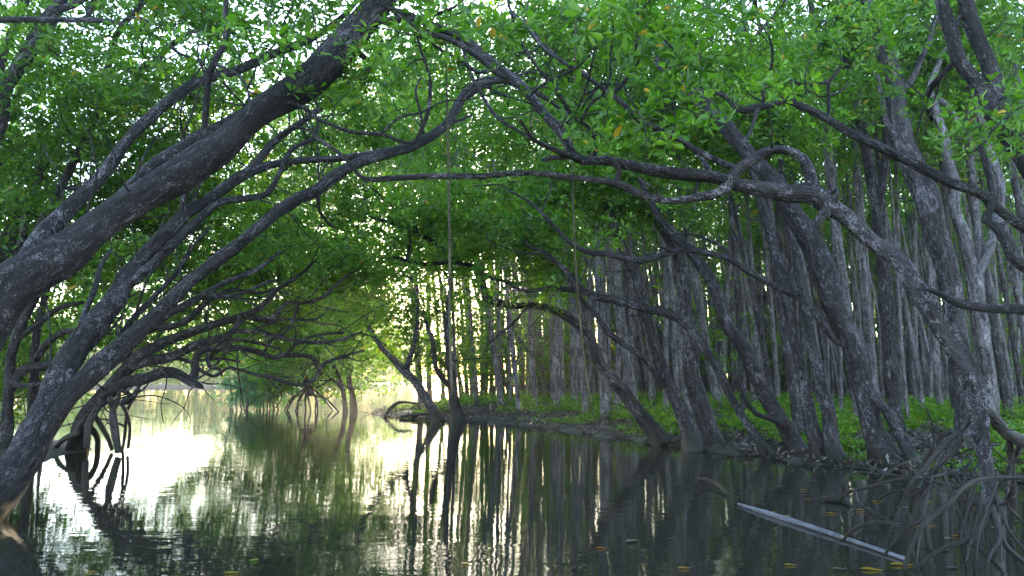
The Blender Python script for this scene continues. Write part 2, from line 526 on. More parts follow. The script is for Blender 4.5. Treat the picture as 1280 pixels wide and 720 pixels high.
class Tree:
    def __init__(self, name, label, cat, foot, bark='bark', group=None, sides=12):
        self.base = Vector(foot)
        self.root = thing(name, label, cat, foot, group)
        self.bark = M[bark]
        self.samples = []       # list of (pos, rad, px, py, depth)
        self.lines = {}
        self.owner = {}         # limb key -> object that holds its shoots
        self.holders = []
        self.sides = sides

    def limb(self, part, pts, d0=None, d1=None, parent=None, key=None, mat=None, rough=0.14, flare=0.0, twist=0.0, label=None, step=None):
        """pts rows (px, py, width_px[, depth]); depth otherwise runs from d0 to d1"""
        P = np.array([p[:3] for p in pts], float)
        if parent is not None:
            ln = self.lines[parent]
            i = int(np.argmin((ln[:, 4] - P[0, 0]) ** 2 + (ln[:, 5] - P[0, 1]) ** 2))
            d0 = ln[i, 6]
        if d1 is None:
            d1 = d0
        s = np.concatenate(([0], np.cumsum(np.hypot(np.diff(P[:, 0]), np.diff(P[:, 1])))))
        dep = d0 + (d1 - d0) * s / s[-1]
        rows = []
        for (px, py, w), d in zip(P, dep):
            w3 = at(px, py, d)
            rows.append((w3.x, w3.y, w3.z, 0.465 * w * d / FOC))
        rows = np.array(rows)
        if parent is not None:
            rows[0, :3] = ln[i, :3]
        rm = rows[:, 3].mean()
        _, Ltot = catmull(rows, 4)
        n = int(max(6, min(150, Ltot / (step or max(0.04, 0.5 * rm)))))
        C, _ = catmull(rows, n)
        rad = np.maximum(C[:, 3], 0.0035)
        C = C[:, :3]
        sd = random.uniform(0, 50)
        # natural wander
        t = np.linspace(0, 1, n)
        env = np.sin(np.pi * t) ** 0.5
        for i2 in range(n):
            q = Vector((sd, t[i2] * Ltot * 1.6, 0.3))
            wv = mnoise.noise_vector(q)
            C[i2] += np.array(wv) * rm * 0.55 * env[i2]
        sides = self.sides if rm > 0.045 else (8 if rm > 0.018 else 6)
        fl = None
        if flare:
            fl = 0.45 * flare * np.exp(-t * Ltot / 0.22)
        me = tube_mesh(part, C, rad, sides, M[mat] if mat else self.bark, rough, sd, fl, self.base)
        hold = self.owner.get(parent) if parent is not None else None
        o = link(part, me, hold if hold is not None else self.root)
        if key and part == 'branch':
            self.owner[key] = hold if hold is not None else o
        self.holders.append(hold if hold is not None else o)
        if label:
            o['label'] = label
        pp = np.array([proj(c) for c in C])
        ln2 = np.column_stack([C, rad, pp, C[:, 1]])
        if key:
            self.lines[key] = ln2
        self.samples.append(C)
        return o

    def sprout(self, count, lmin=.4, lmax=1.3, r=.011, minr=.0, up=.25):
        """small crooked side twigs growing from the limbs drawn so far"""
        net = np.vstack(self.samples)
        own = [h for h, c in zip(self.holders, self.samples) for _ in range(len(c))]
        for _ in range(count):
            j = int(rng.integers(2, len(net) - 2))
            a = net[j]
            hold = own[j]
            tdir = net[j + 1] - net[j]
            if np.linalg.norm(tdir) > .6:
                continue
            d = norm(norm(tdir) * .8 + rng.normal(0, .6, 3) + np.array([0, 0, up]))
            ln = random.uniform(lmin, lmax)
            pts = [a]
            for k_ in range(5):
                d = norm(d + rng.normal(0, .28, 3) + np.array([0, 0, .06]))
                pts.append(pts[-1] + d * ln / 5)
            C, _ = catmull(np.array(pts), 14)
            if C[:, 2].min() < .3:
                continue
            rr = r * random.uniform(.7, 1.3)
            link('twig', tube_mesh('twig', C, np.linspace(rr, rr * .3, 14), 5, self.bark, .1, random.uniform(0, 30), None, self.base), hold)
            self.samples.append(C); self.holders.append(hold)

    def crown(self, blobs, leaf='leaf', lod=1, tau=2.0, k=7, ls=1.0, twigs=True, yellow=0.006, clump=16, spread=0.2, name='crown', twig_r=0.006, aspect=0.18):
        """blobs (px,py,depth,rx_px,ry_px,half_depth_m[,tau factor]); leaf whorls gathered on twig ends"""
        PP, AA, cents = [], [], []
        ls *= 0.88
        for b in blobs:
            px, py, d, rx, ry, rd = b[:6]
            tf = 1.6 * tau * (b[6] if len(b) > 6 else 1.0)
            c = np.array(at(px, py, d))
            RX, RZ = rx * d / FOC, ry * d / FOC
            area = math.pi * RX * RZ
            n = int(tf * area / (0.011 * ls * ls))
            m = max(3, n // clump)
            q = norm(rng.normal(0, 1, (m, 3))) * (rng.uniform(0, 1, (m, 1)) ** 0.42)
            cc = c + q * np.array([RX, rd, RZ])
            cc[:, 2] = np.maximum(cc[:, 2], 0.3)
            cents.append(cc)
            m = len(cc)
            pick = rng.integers(0, m, n)
            off = rng.normal(0, 1, (n, 3)) * np.array([spread, spread, spread * 0.62]) * ls ** 0.5
            p = cc[pick] + off
            keep = p[:, 2] > 0.12
            p = p[keep]; off = off[keep]
            PP.append(p)
            AA.append(norm(off) * 0.6 + np.array([0, -0.15, 0.75]) + rng.normal(0, 0.35, p.shape))
        P = np.vstack(PP); A = np.vstack(AA)
        cen = np.vstack(cents)
        sh = np.clip(0.5 + 0.5 * np.array([mnoise.noise(Vector(p) * 1.1) for p in P]) + rng.normal(0, .16, len(P)), 0, 1)
        me = leaf_mesh(name, P, A, ls * rng.uniform(0.75, 1.2, len(P)), k, lod, [M[leaf], M['leaf_yellow']], yellow, self.base, shade=sh, aspect=aspect)
        o = link(name, me, self.root)
        o['kind'] = 'stuff'
        if twigs:
            net = np.vstack(self.samples)
            dist0 = np.array([np.min(((net - c) ** 2).sum(1)) for c in cen])
            order = np.argsort(dist0)
            nodes = [net]
            alln = net.copy()
            parts = []
            for i in order:
                c = cen[i]
                dd = ((alln - c) ** 2).sum(1)
                j = int(np.argmin(dd))
                a = alln[j]; L_ = math.sqrt(dd[j])
                if L_ < 0.05 or L_ > 2.6:
                    continue
                mid1 = a + (c - a) * 0.35 + rng.normal(0, 0.10, 3) * L_
                mid2 = a + (c - a) * 0.7 + rng.normal(0, 0.10, 3) * L_ + np.array([0, 0, 0.06 * L_])
                C, _ = catmull(np.array([a, mid1, mid2, c]), 7)
                r0 = twig_r * (1 + 0.9 * L_)
                parts.append((C, np.linspace(r0, twig_r * 0.6, 7), 4))
                alln = np.vstack([alln, C[2:]])
            if parts:
                o2 = link('fine_branching', join_tubes('fine_branching', parts, self.bark, self.base), o)
                o2['kind'] = 'stuff'
        return o


def foot(px, py, d=None):
    p = on_level(px, py, 0.0)
    return (p.x, p.y, 0.0)

# ---- massive leaning tree on the left
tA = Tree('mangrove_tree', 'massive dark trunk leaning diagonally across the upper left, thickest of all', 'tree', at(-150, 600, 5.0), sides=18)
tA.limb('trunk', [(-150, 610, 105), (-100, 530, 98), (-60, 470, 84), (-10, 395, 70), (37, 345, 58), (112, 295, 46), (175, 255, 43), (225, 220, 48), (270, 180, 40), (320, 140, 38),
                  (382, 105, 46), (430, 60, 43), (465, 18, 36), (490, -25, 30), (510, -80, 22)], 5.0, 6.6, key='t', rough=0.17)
tA.limb('branch', [(105, 300, 20), (150, 250, 20), (190, 215, 22), (230, 185, 20), (275, 158, 18), (318, 135, 13), (350, 112, 8)], parent='t', d1=6.5, key='b')
tA.limb('branch', [(10, 372, 34), (32, 330, 30), (62, 285, 26), (100, 247, 20), (130, 215, 18), (157, 178, 15), (180, 152, 15), (212, 125, 14), (240, 107, 14), (257, 100, 12),
                   (295, 87, 12), (335, 70, 12), (380, 52, 11), (407, 37, 9), (440, 8, 7), (460, -30, 5)], parent='t', d1=7.6, key='s')
tA.limb('branch', [(249, 160, 10), (260, 107, 9), (267, 80, 9), (282, 52, 8), (283, 12, 7), (287, -40, 5)], parent='b', d1=6.0, key='u')
tA.limb('branch', [(268, 78, 5), (300, 95, 3), (312, 130, 4), (300, 155, 3)], parent='u', d1=5.2)
tA.limb('branch', [(313, 122, 4), (345, 125, 4), (380, 135, 5), (400, 150, 5), (440, 165, 5), (475, 168, 5), (505, 178, 4), (520, 178, 3)], parent='t', d1=6.2, key='w')
tA.limb('branch', [(470, 30, 12), (500, 25, 8), (530, 20, 6), (565, 10, 4), (590, -10, 3)], parent='t', d1=6.0)
tA.limb('branch', [(440, 60, 9), (470, 80, 8), (476, 60, 6), (478, 50, 4)], parent='t', d1=7)
tA.limb('branch', [(528, 172, 6), (535, 140, 6), (537, 100, 5), (525, 60, 4), (520, 40, 3)], parent='w', d1=6.0)
tA.sprout(30, 0.4, 1.2, 0.01)
tA.crown([(300, 30, 7.2, 130, 50, 1.0), (400, 15, 6.8, 120, 45, 0.9), (210, 20, 8.0, 90, 60, 1.2), (330, 90, 6.0, 60, 35, 0.5, 0.55), (430, 120, 7.0, 80, 45, 0.9, 0.7),
          (510, 110, 6.6, 70, 55, 0.8, 0.6), (500, 20, 6.4, 80, 45, 0.7), (330, 40, 5.0, 60, 35, 0.4, 0.5)], tau=1.2, ls=1.0)

# ---- upper left corner tree
tB = Tree('mangrove_tree', 'slim purple grey trunk rising through the top left corner, forked at the frame edge', 'tree', (at(-180, 620, 9.0).x, 9.0, 0.2), 'bark_mid')
tB.limb('trunk', [(-180, 615, 34), (-120, 430, 28), (-50, 260, 22), (0, 150, 17), (10, 112, 17), (27, 80, 21), (45, 50, 20), (62, 25, 21), (77, 3, 17), (92, -30, 14), (100, -80, 9)], 9.0, 9.0, key='t', rough=.2)
tB.limb('branch', [(70, 15, 12), (90, 8, 9), (108, -5, 8), (125, -30, 6)], parent='t')
tB.limb('branch', [(-60, 275, 11), (-40, 130, 10), (-20, 30, 9), (0, 25, 9), (50, 25, 9), (100, 25, 8), (140, 27, 7), (170, 35, 6), (200, 48, 5), (225, 67, 4), (255, 80, 3)], parent='t', d1=8.0, key='h')
tB.limb('branch', [(108, 22, 7), (115, 5, 7), (125, -10, 6)], parent='h')
tB.limb('branch', [(150, 32, 5), (165, 18, 6), (180, 2, 6), (190, -20, 5)], parent='h')
tB.limb('branch', [(-20, 195, 11), (-3, 110, 9), (8, 60, 9), (20, 30, 11), (33, 0, 12), (40, -30, 9)], parent='t', d1=9.8)
tB.limb('branch', [(20, 340, 12), (128, 130, 9), (133, 95, 10), (142, 55, 9), (152, 33, 9), (165, 20, 8), (183, -5, 8), (195, -50, 6)], 11.0, 10.0, key='k')
tB.limb('branch', [(140, 62, 5), (155, 66, 5), (170, 68, 3)], parent='k')
tB.limb('branch', [(140, 75, 7), (165, 88, 7), (190, 82, 8), (205, 65, 8), (230, 44, 6), (250, 38, 5), (275, 40, 4)], parent='k', d1=9.4, key='m')
tB.limb('branch', [(178, 94, 4), (195, 90, 3), (205, 86, 2)], parent='m')
tB.sprout(14, 0.5, 1.4, 0.014)
tB.crown([(70, 110, 9.5, 120, 70, 1.3, 1.1), (150, 130, 10.0, 120, 60, 1.2, 1.1), (40, 10, 9.5, 110, 50, 1.4, .8), (170, 30, 10.5, 120, 55, 1.2, 0.7), (-20, 200, 9.5, 80, 90, 1.3, .9), (230, 90, 10.2, 90, 45, 1.0, 0.8)],
         tau=1.5, ls=1.1)

# ---- tree behind the big trunk
tC = Tree('mangrove_tree', 'forked dark trunk behind the massive leaning trunk, at the left edge', 'tree', (at(-75, 560, 12.5).x, 12.5, 0.2), 'bark_mid')
tC.limb('trunk', [(-75, 552, 34), (-45, 450, 28), (-20, 360, 26), (10, 300, 23), (22, 275, 22), (35, 245, 18), (45, 225, 15), (68, 185, 14), (80, 150, 12), (95, 90, 8)], 12.5, 11.5, key='t')
tC.limb('branch', [(-20, 352, 12), (10, 330, 10), (28, 300, 10), (32, 260, 9), (38, 240, 7)], parent='t', d1=11.0)
tC.limb('branch', [(45, 228, 7), (60, 233, 6), (75, 236, 5), (100, 236, 4), (115, 236, 3)], parent='t', d1=11.0)
tC.limb('branch', [(12, 292, 6), (12, 245, 5), (30, 226, 6), (45, 210, 6), (52, 188, 6), (54, 165, 4)], parent='t', d1=10.8, key='q')
tC.limb('branch', [(28, 320, 8), (60, 300, 7), (80, 270, 5), (100, 240, 4)], parent='t', d1=12)
tC.sprout(14, 0.5, 1.5, 0.016)
tC.crown([(60, 200, 12, 110, 70, 1.4), (180, 200, 12.5, 130, 65, 1.3), (30, 290, 12.5, 90, 60, 1.2, .8), (150, 270, 13, 120, 55, 1.2), (250, 130, 12.5, 110, 50, 1.2, .9), (-40, 260, 12, 70, 90, 1.2), (230, 240, 14, 90, 50, 1.2, .9), (100, 330, 14, 90, 50, 1.1, .8)],
         tau=1.5, ls=1.2)

# ---- leaning pair over the water on the left
tD = Tree('mangrove_tree', 'long twin trunk leaning from the lower left water edge far across the channel', 'tree', foot(-45, 668), sides=16)
tD.limb('trunk', [(-62, 700, 70), (-45, 668, 58), (0, 605, 47), (25, 572, 44), (45, 540, 44), (66, 508, 40)], 6.2, 7.6, key='t', rough=.16, flare=0.5)
tD.limb('trunk', [(48, 536, 38), (82, 458, 34), (112, 415, 32), (140, 377, 27), (155, 355, 22), (180, 322, 21), (210, 287, 20), (232, 265, 16), (265, 245, 15), (300, 222, 14),
                  (325, 211, 13), (345, 205, 10), (385, 202, 9), (427, 198, 9), (470, 190, 8), (500, 184, 6)], parent='t', d1=10.4, key='a', rough=.18)
tD.limb('trunk', [(50, 532, 36), (70, 512, 32), (112, 470, 30), (150, 437, 27), (190, 397, 21), (232, 360, 18), (282, 320, 17), (320, 290, 16), (357, 260, 15), (390, 240, 16), (420, 217, 16),
                  (452, 202, 15), (490, 189, 14), (520, 180, 14), (552, 160, 13), (567, 142, 13), (580, 120, 12), (597, 103, 11), (620, 100, 10), (640, 103, 9), (670, 115, 7), (705, 140, 4)],
        parent='t', d1=10.6, key='b', rough=.18)
tD.limb('branch', [(152, 360, 16), (190, 332, 14), (215, 305, 13), (245, 275, 12), (270, 254, 10), (300, 248, 9), (320, 246, 9), (335, 240, 9), (350, 217, 7), (365, 187, 7), (393, 172, 6), (398, 150, 4)],
        parent='a', d1=10, key='c', rough=.18)
tD.limb('branch', [(66, 512, 14), (105, 480, 13), (140, 455, 12), (178, 418, 11), (212, 392, 10), (245, 372, 9), (285, 352, 7), (320, 338, 6), (350, 315, 4)], parent='t', d1=9.6, key='g')
tD.limb('branch', [(140, 452, 8), (152, 420, 8), (170, 395, 8), (195, 370, 7), (222, 340, 6), (240, 310, 5), (262, 285, 4)], parent='g', d1=9.8, key='g2')
tD.limb('branch', [(245, 372, 6), (270, 372, 5), (300, 368, 5), (335, 352, 4), (352, 350, 3)], parent='g', d1=10)
tD.limb('branch', [(90, 450, 9), (102, 405, 9), (108, 385, 8), (118, 362, 8), (125, 335, 6), (140, 310, 4)], parent='a', d1=8.8)
tD.limb('branch', [(222, 272, 8), (232, 235, 9), (240, 220, 8), (248, 205, 7), (252, 180, 5)], parent='a')
tD.limb('branch', [(312, 217, 12), (330, 192, 11), (345, 175, 10), (375, 155, 9), (395, 140, 9), (415, 122, 8), (430, 105, 8), (450, 90, 8), (470, 80, 7), (477, 52, 5)], parent='a', d1=10.5, key='d')
tD.limb('branch', [(345, 176, 6), (365, 160, 4), (395, 165, 3)], parent='d', d1=9.6)
tD.limb('branch', [(552, 160, 5), (575, 150, 4), (590, 144, 3)], parent='b', d1=10)
tD.limb('branch', [(395, 238, 4), (400, 262, 4), (410, 278, 4), (420, 285, 3)], parent='b', d1=10.5)
tD.limb('branch', [(575, 128, 7), (605, 108, 7), (625, 118, 6), (640, 120, 4)], parent='b', d1=11)
tD.limb('branch', [(530, 172, 4), (525, 140, 4), (520, 110, 3), (540, 80, 2)], parent='b', d1=9.5)
tD.sprout(50, 0.5, 1.6, 0.014)
tD.crown([(150, 330, 10.5, 100, 60, 1.1, .7), (300, 180, 11.5, 110, 60, 1.2, .9), (400, 150, 11, 90, 50, 1.1, .9), (480, 150, 11.2, 100, 60, 1.2, .8), (560, 80, 11.5, 110, 60, 1.2, .9),
          (330, 300, 11.5, 80, 45, 1.0), (250, 240, 11.5, 90, 50, 1.0), (430, 260, 12, 80, 45, 1.0), (620, 150, 11.5, 90, 55, 1.0)], tau=1.15, ls=1.15)

# ---- low spreading mangrove with prop roots on the left
tE = Tree('mangrove_tree', 'low spreading mangrove on prop roots at left, arms reaching over open water', 'tree', foot(98, 560))
tE.limb('trunk', [(96, 566, 26), (100, 545, 22), (106, 525, 20), (118, 508, 19), (132, 492, 18)], 12.9, 12.6, key='t', flare=.4)
tE.limb('branch', [(118, 508, 16), (140, 490, 15), (160, 478, 14), (180, 474, 14), (200, 466, 15), (220, 468, 14), (240, 478, 11), (253, 484, 5)], parent='t', d1=11.6, key='a', rough=.2)
tE.limb('branch', [(128, 496, 16), (150, 470, 17), (180, 442, 17), (207, 427, 13), (240, 415, 12), (270, 405, 10), (300, 395, 9), (320, 387, 8), (335, 375, 7), (350, 360, 6), (372, 345, 5), (395, 325, 3)], parent='t', d1=12.0, key='b')
tE.limb('branch', [(300, 395, 7), (320, 397, 7), (340, 397, 6), (357, 380, 6), (382, 378, 5), (405, 370, 5), (417, 358, 4), (440, 340, 3)], parent='b', d1=12.5, key='b2')
tE.limb('branch', [(165, 456, 14), (190, 452, 13), (215, 447, 13), (240, 435, 12), (265, 425, 11), (285, 418, 9), (297, 405, 8), (300, 395, 6)], parent='b', d1=12.2, key='c')
tE.limb('branch', [(158, 463, 12), (165, 430, 10), (190, 412, 9), (215, 408, 9), (235, 400, 9), (255, 380, 8), (270, 368, 7), (290, 362, 5), (325, 366, 4), (345, 360, 3)], parent='b', d1=12.8, key='d')
tE.limb('branch', [(238, 475, 9), (245, 462, 10), (245, 450, 9), (252, 438, 10), (270, 436, 9), (300, 436, 8), (320, 440, 8), (342, 447, 7), (357, 444, 7), (387, 446, 6), (395, 457, 5), (402, 468, 4)], parent='a', d1=13.5, key='e')
tE.limb('branch', [(357, 444, 5), (365, 436, 5), (375, 428, 5), (402, 428, 5), (425, 425, 4), (452, 415, 3)], parent='e', d1=13.5, key='e2')
tE.limb('branch', [(290, 416, 6), (320, 414, 6), (345, 420, 5), (370, 425, 4), (400, 418, 4), (430, 416, 3)], parent='c', d1=13, key='e3')
tE.limb('branch', [(250, 462, 5), (268, 470, 4), (285, 460, 4), (300, 462, 4), (320, 468, 5), (340, 472, 5), (365, 480, 5), (385, 480, 5), (395, 470, 4), (405, 455, 4), (425, 447, 4), (455, 438, 3)], parent='e', d1=13.2, key='f')
tE.limb('branch', [(258, 438, 5), (262, 458, 5), (275, 462, 4), (277, 470, 3)], parent='e', d1=12)
tE.limb('branch', [(150, 488, 7), (165, 498, 6), (150, 505, 6), (175, 488, 5)], parent='a', d1=12)
tE.limb('branch', [(375, 397, 4), (360, 412, 4), (340, 425, 5), (330, 440, 4)], parent='b2', d1=12.8)
tE.limb('branch', [(300, 395, 5), (330, 402, 4), (355, 400, 4), (390, 400, 3), (405, 392, 2)], parent='b', d1=13)
tE.limb('branch', [(262, 436, 5), (290, 425, 4), (320, 428, 4), (350, 436, 3)], parent='e', d1=12.5)
tE.limb('branch', [(215, 446, 6), (240, 452, 5), (270, 448, 4), (300, 452, 3)], parent='c', d1=12.5)
for pts in ([(150, 478, 6), (148, 500, 6), (140, 520, 7), (143, 545, 7), (147, 566, 6)], [(137, 497, 8), (142, 515, 8), (146, 540, 7), (150, 565, 6)], [(112, 512, 7), (125, 530, 7), (135, 548, 6), (140, 562, 5)],
            [(150, 503, 5), (158, 515, 5), (163, 535, 4), (160, 560, 4)], [(128, 500, 8), (112, 530, 9), (108, 560, 8)], [(110, 520, 10), (95, 540, 9), (85, 562, 8)], [(108, 530, 9), (120, 545, 8), (122, 566, 7)],
            [(100, 540, 8), (78, 550, 7), (66, 566, 6)], [(170, 475, 4), (172, 490, 3), (160, 512, 4), (156, 545, 4), (152, 566, 3)]):
    tE.limb('root', pts, 12.4, random.uniform(12.2, 13.2), mat='root', rough=.1)
tE.sprout(110, 0.4, 1.5, 0.014)
tE.crown([(120, 400, 13.5, 100, 50, 1.2, .55), (250, 350, 14, 110, 50, 1.3), (330, 340, 14, 90, 50, 1.3), (380, 400, 14.5, 75, 45, 1.0, .7), (300, 410, 14.5, 90, 35, 1.0, .7), (200, 430, 14.8, 90, 30, 1.0, .6), (250, 455, 14.8, 70, 14, .8, .35), (400, 340, 14.5, 80, 50, 1.1),
          (30, 470, 14.5, 60, 50, 1.0, .9), (190, 300, 14, 100, 50, 1.2), (20, 380, 14.5, 60, 60, 1.0, .7), (360, 300, 15, 80, 50, 1.2), (290, 260, 15, 90, 45, 1.2, .9)], leaf='leaf_lime', tau=1.5, ls=1.25)

# ---- dark stems standing behind the leaning pair, at the left edge
tV = Tree('mangrove_tree', 'cluster of dark stems with a level bough at the far left, under the massive trunk', 'tree', (at(12, 552, 12.0).x, 12.0, 0.1))
tV.limb('trunk', [(6, 566, 18), (9, 520, 14), (12, 470, 13), (20, 425, 12), (42, 375, 10), (58, 330, 9), (75, 290, 6)], 12.0, 11.6, key='a', flare=.3)
tV.limb('trunk', [(36, 562, 14), (40, 510, 11), (42, 460, 11), (46, 415, 10), (56, 370, 8), (70, 340, 6)], 12.2, 12.2, key='b', flare=.3)
tV.limb('branch', [(10, 490, 13), (30, 462, 13), (60, 456, 12), (80, 440, 9), (95, 420, 8), (105, 395, 6), (112, 365, 5), (118, 340, 4)], parent='a', d1=11.6, key='c')
tV.limb('branch', [(42, 450, 9), (60, 428, 9), (78, 416, 9), (95, 413, 8), (120, 405, 6)], parent='b', d1=11.6)
tV.limb('branch', [(20, 425, 8), (50, 402, 8), (75, 385, 7), (100, 378, 6), (118, 370, 4)], parent='a', d1=11.8)
tV.limb('branch', [(14, 480, 8), (35, 482, 7), (60, 478, 5)], parent='a', d1=11.6)
tV.sprout(20, .4, 1.3, .014)
tV.crown([(70, 300, 12.6, 70, 50, 1.0, .7), (110, 360, 12.8, 50, 40, .9, .6)], tau=1.0, ls=1.2, leaf='leaf_lime')

# ---- the arching tree on stilt roots in the right foreground
tR = Tree('mangrove_tree', 'arching tree on stilt roots at lower right, its bough spanning the channel', 'tree', foot(1240, 690), 'bark_mid', sides=16)
tR.limb('trunk', [(1240, 640, 17), (1237, 610, 18), (1232, 577, 18), (1226, 540, 21), (1222, 505, 27), (1215, 478, 28), (1205, 455, 27), (1185, 422, 25), (1160, 387, 24), (1135, 350, 24), (1120, 325, 23),
                  (1085, 297, 22), (1060, 272, 22), (1035, 257, 24), (1012, 240, 28), (990, 242, 22), (960, 238, 20), (930, 235, 18), (890, 222, 17), (852, 218, 16), (815, 212, 16), (780, 206, 15), (755, 200, 14),
                  (725, 199, 14), (712, 186, 13), (702, 165, 15), (677, 140, 14), (657, 112, 13), (640, 97, 13), (608, 72, 13), (585, 52, 12), (557, 38, 11), (530, 28, 10), (505, 16, 8), (478, 9, 5)], 5.5, 6.6, key='t', rough=.18, step=.085)
tR.limb('branch', [(1018, 245, 20), (1013, 222, 16), (1005, 200, 14), (990, 190, 12), (970, 187, 11), (950, 195, 14), (920, 215, 15), (910, 232, 15), (897, 242, 13), (870, 247, 11), (835, 251, 11), (802, 242, 11),
                   (780, 232, 11), (765, 227, 10), (740, 223, 9), (702, 220, 8), (665, 217, 8), (607, 219, 8), (570, 219, 8), (532, 220, 8), (495, 223, 8), (470, 225, 8), (452, 222, 6), (440, 207, 5), (425, 192, 5),
                   (405, 178, 5), (385, 160, 3), (372, 122, 2)], parent='t', d1=6.4, key='l', rough=.2, step=.06)
tR.limb('branch', [(768, 228, 8), (775, 215, 8), (768, 204, 9)], parent='l')
tR.limb('branch', [(1035, 260, 16), (1022, 277, 12), (1018, 283, 7)], parent='t', d1=5.8)
tR.limb('branch', [(1030, 252, 12), (1040, 240, 9), (1048, 238, 7), (1045, 250, 5)], parent='t', d1=5.9)
tR.limb('branch', [(730, 198, 9), (700, 190, 8), (682, 182, 7), (665, 172, 5), (650, 150, 4)], parent='t', d1=5.6)
tR.limb('branch', [(715, 190, 8), (690, 197, 6), (678, 200, 5)], parent='t', d1=5.9)
tR.limb('branch', [(748, 198, 7), (745, 180, 6), (735, 160, 6), (715, 145, 6), (700, 120, 5), (680, 95, 5), (655, 60, 4), (640, 20, 4), (630, -20, 3)], parent='t', d1=5.4, key='v')
tR.limb('branch', [(640, 96, 8), (620, 90, 9), (590, 65, 9), (557, 47, 8), (527, 40, 7), (492, 15, 5), (470, -10, 3)], parent='t', d1=6.3)
tR.limb('branch', [(620, 85, 6), (598, 90, 6), (575, 75, 4), (548, 60, 4), (520, 35, 4), (490, 8, 3)], parent='t', d1=5.8)
tR.limb('branch', [(572, 48, 5), (585, 85, 5), (600, 115, 5), (620, 145, 5), (650, 165, 4), (690, 185, 3)], parent='t', d1=5.8)
tR.limb('branch', [(925, 212, 8), (885, 195, 8), (840, 170, 9), (800, 150, 9), (780, 130, 8), (760, 115, 7), (725, 90, 7), (700, 75, 5), (675, 50, 5), (655, 25, 4)], parent='l', d1=6.0, key='z')
tR.limb('branch', [(890, 222, 8), (870, 190, 8), (840, 168, 6)], parent='t', d1=6.4)
tR.limb('branch', [(770, 115, 4), (780, 105, 4), (792, 80, 4), (796, 40, 3), (797, 5, 3)], parent='z', d1=4.6)
tR.limb('branch', [(728, 148, 4), (740, 128, 4), (768, 113, 4), (790, 88, 4), (800, 72, 3)], parent='v', d1=4.8)
tR.limb('branch', [(647, 160, 3), (662, 123, 3), (680, 105, 4), (720, 85, 3), (740, 65, 2)], parent='t', d1=4.7)
tR.limb('branch', [(675, 172, 2), (700, 158, 3), (720, 140, 3), (735, 100, 3), (745, 50, 2)], parent='t', d1=4.6)
tR.limb('branch', [(640, 15, 7), (660, 35, 6), (680, 60, 5), (700, 75, 4)], parent='v', d1=4.8)
for pts, da, db in (([(1300, 601, 10), (1280, 598, 9), (1250, 597, 9), (1222, 600, 9), (1200, 613, 9), (1185, 630, 9), (1165, 645, 10), (1150, 660, 10), (1140, 680, 9), (1133, 702, 8), (1130, 712, 7)], 5.2, 5.02),
                    ([(1157, 648, 7), (1135, 660, 7), (1120, 675, 6), (1108, 690, 5), (1104, 696, 4)], 5.1, 5.25), ([(1132, 662, 6), (1115, 655, 7), (1095, 653, 7), (1075, 657, 7), (1060, 667, 7), (1053, 677, 6)], 5.15, 5.65),
                    ([(1215, 520, 14), (1200, 540, 12), (1180, 556, 11), (1157, 585, 10), (1140, 605, 9), (1127, 632, 8), (1115, 660, 6), (1108, 674, 5)], 5.7, 5.75),
                    ([(1205, 545, 9), (1185, 570, 8), (1162, 595, 8), (1150, 620, 7), (1143, 645, 6), (1137, 668, 5)], 5.8, 5.9),
                    ([(1240, 632, 13), (1225, 660, 11), (1210, 675, 11), (1190, 681, 8), (1170, 690, 7), (1152, 704, 6), (1146, 712, 5)], 5.4, 5.05), ([(1240, 635, 14), (1250, 672, 11), (1240, 690, 8), (1232, 706, 6)], 5.4, 5.05),
                    ([(1248, 665, 10), (1258, 684, 9), (1272, 697, 8), (1290, 712, 7)], 5.3, 5.0), ([(1238, 600, 9), (1250, 632, 8), (1262, 665, 7), (1282, 688, 6)], 5.5, 5.3),
                    ([(1220, 500, 20), (1240, 520, 22), (1262, 545, 22), (1290, 560, 20), (1330, 600, 16), (1350, 660, 12)], 5.7, 6.0), ([(1262, 545, 14), (1266, 590, 12), (1268, 630, 10), (1262, 665, 8)], 5.9, 6.1),
                    ([(1275, 555, 10), (1255, 600, 8), (1230, 625, 7), (1195, 640, 5)], 6.0, 6.6), ([(1205, 560, 8), (1190, 540, 9), (1175, 548, 8), (1150, 590, 7), (1138, 640, 6)], 6.2, 6.8)):
    tR.limb('root', [(q[0], q[1], q[2] * .68) for q in pts], da, db, mat='root', rough=.2)
for i in range(12):
    x0 = random.uniform(1140, 1262); y0 = random.uniform(560, 625); x1 = x0 + random.uniform(-45, 30); y1 = random.uniform(668, 708)
    tR.limb('root', [(x0, y0, 4.2), (x0 + (x1 - x0) * .3 + random.uniform(-8, 8), y0 + 18, 3.6), (x0 + (x1 - x0) * .8, y0 + (y1 - y0) * .65, 3.2), (x1, y1, 2.4)], random.uniform(5.5, 6.1), 1182 / (y1 - 470.0) * .985, mat='root', rough=.15)
tR.sprout(70, 0.3, 1.1, 0.008)
tR.crown([(620, 20, 5.2, 110, 45, 0.6), (730, 40, 4.7, 120, 60, 0.6, .9), (830, 55, 4.9, 110, 60, 0.7), (690, 110, 5.2, 80, 50, 0.6, .5), (790, 130, 5.4, 90, 55, 0.6, .6), (900, 100, 6.0, 110, 70, 0.8, .28), (880, 30, 5.8, 110, 50, .8, .35),
          (560, 50, 6.0, 60, 40, .6, .5), (860, 160, 5.2, 60, 45, 0.4, .7), (740, 150, 6.3, 70, 50, .6, .5)], tau=0.5, ls=0.95, yellow=0.012, aspect=.21)

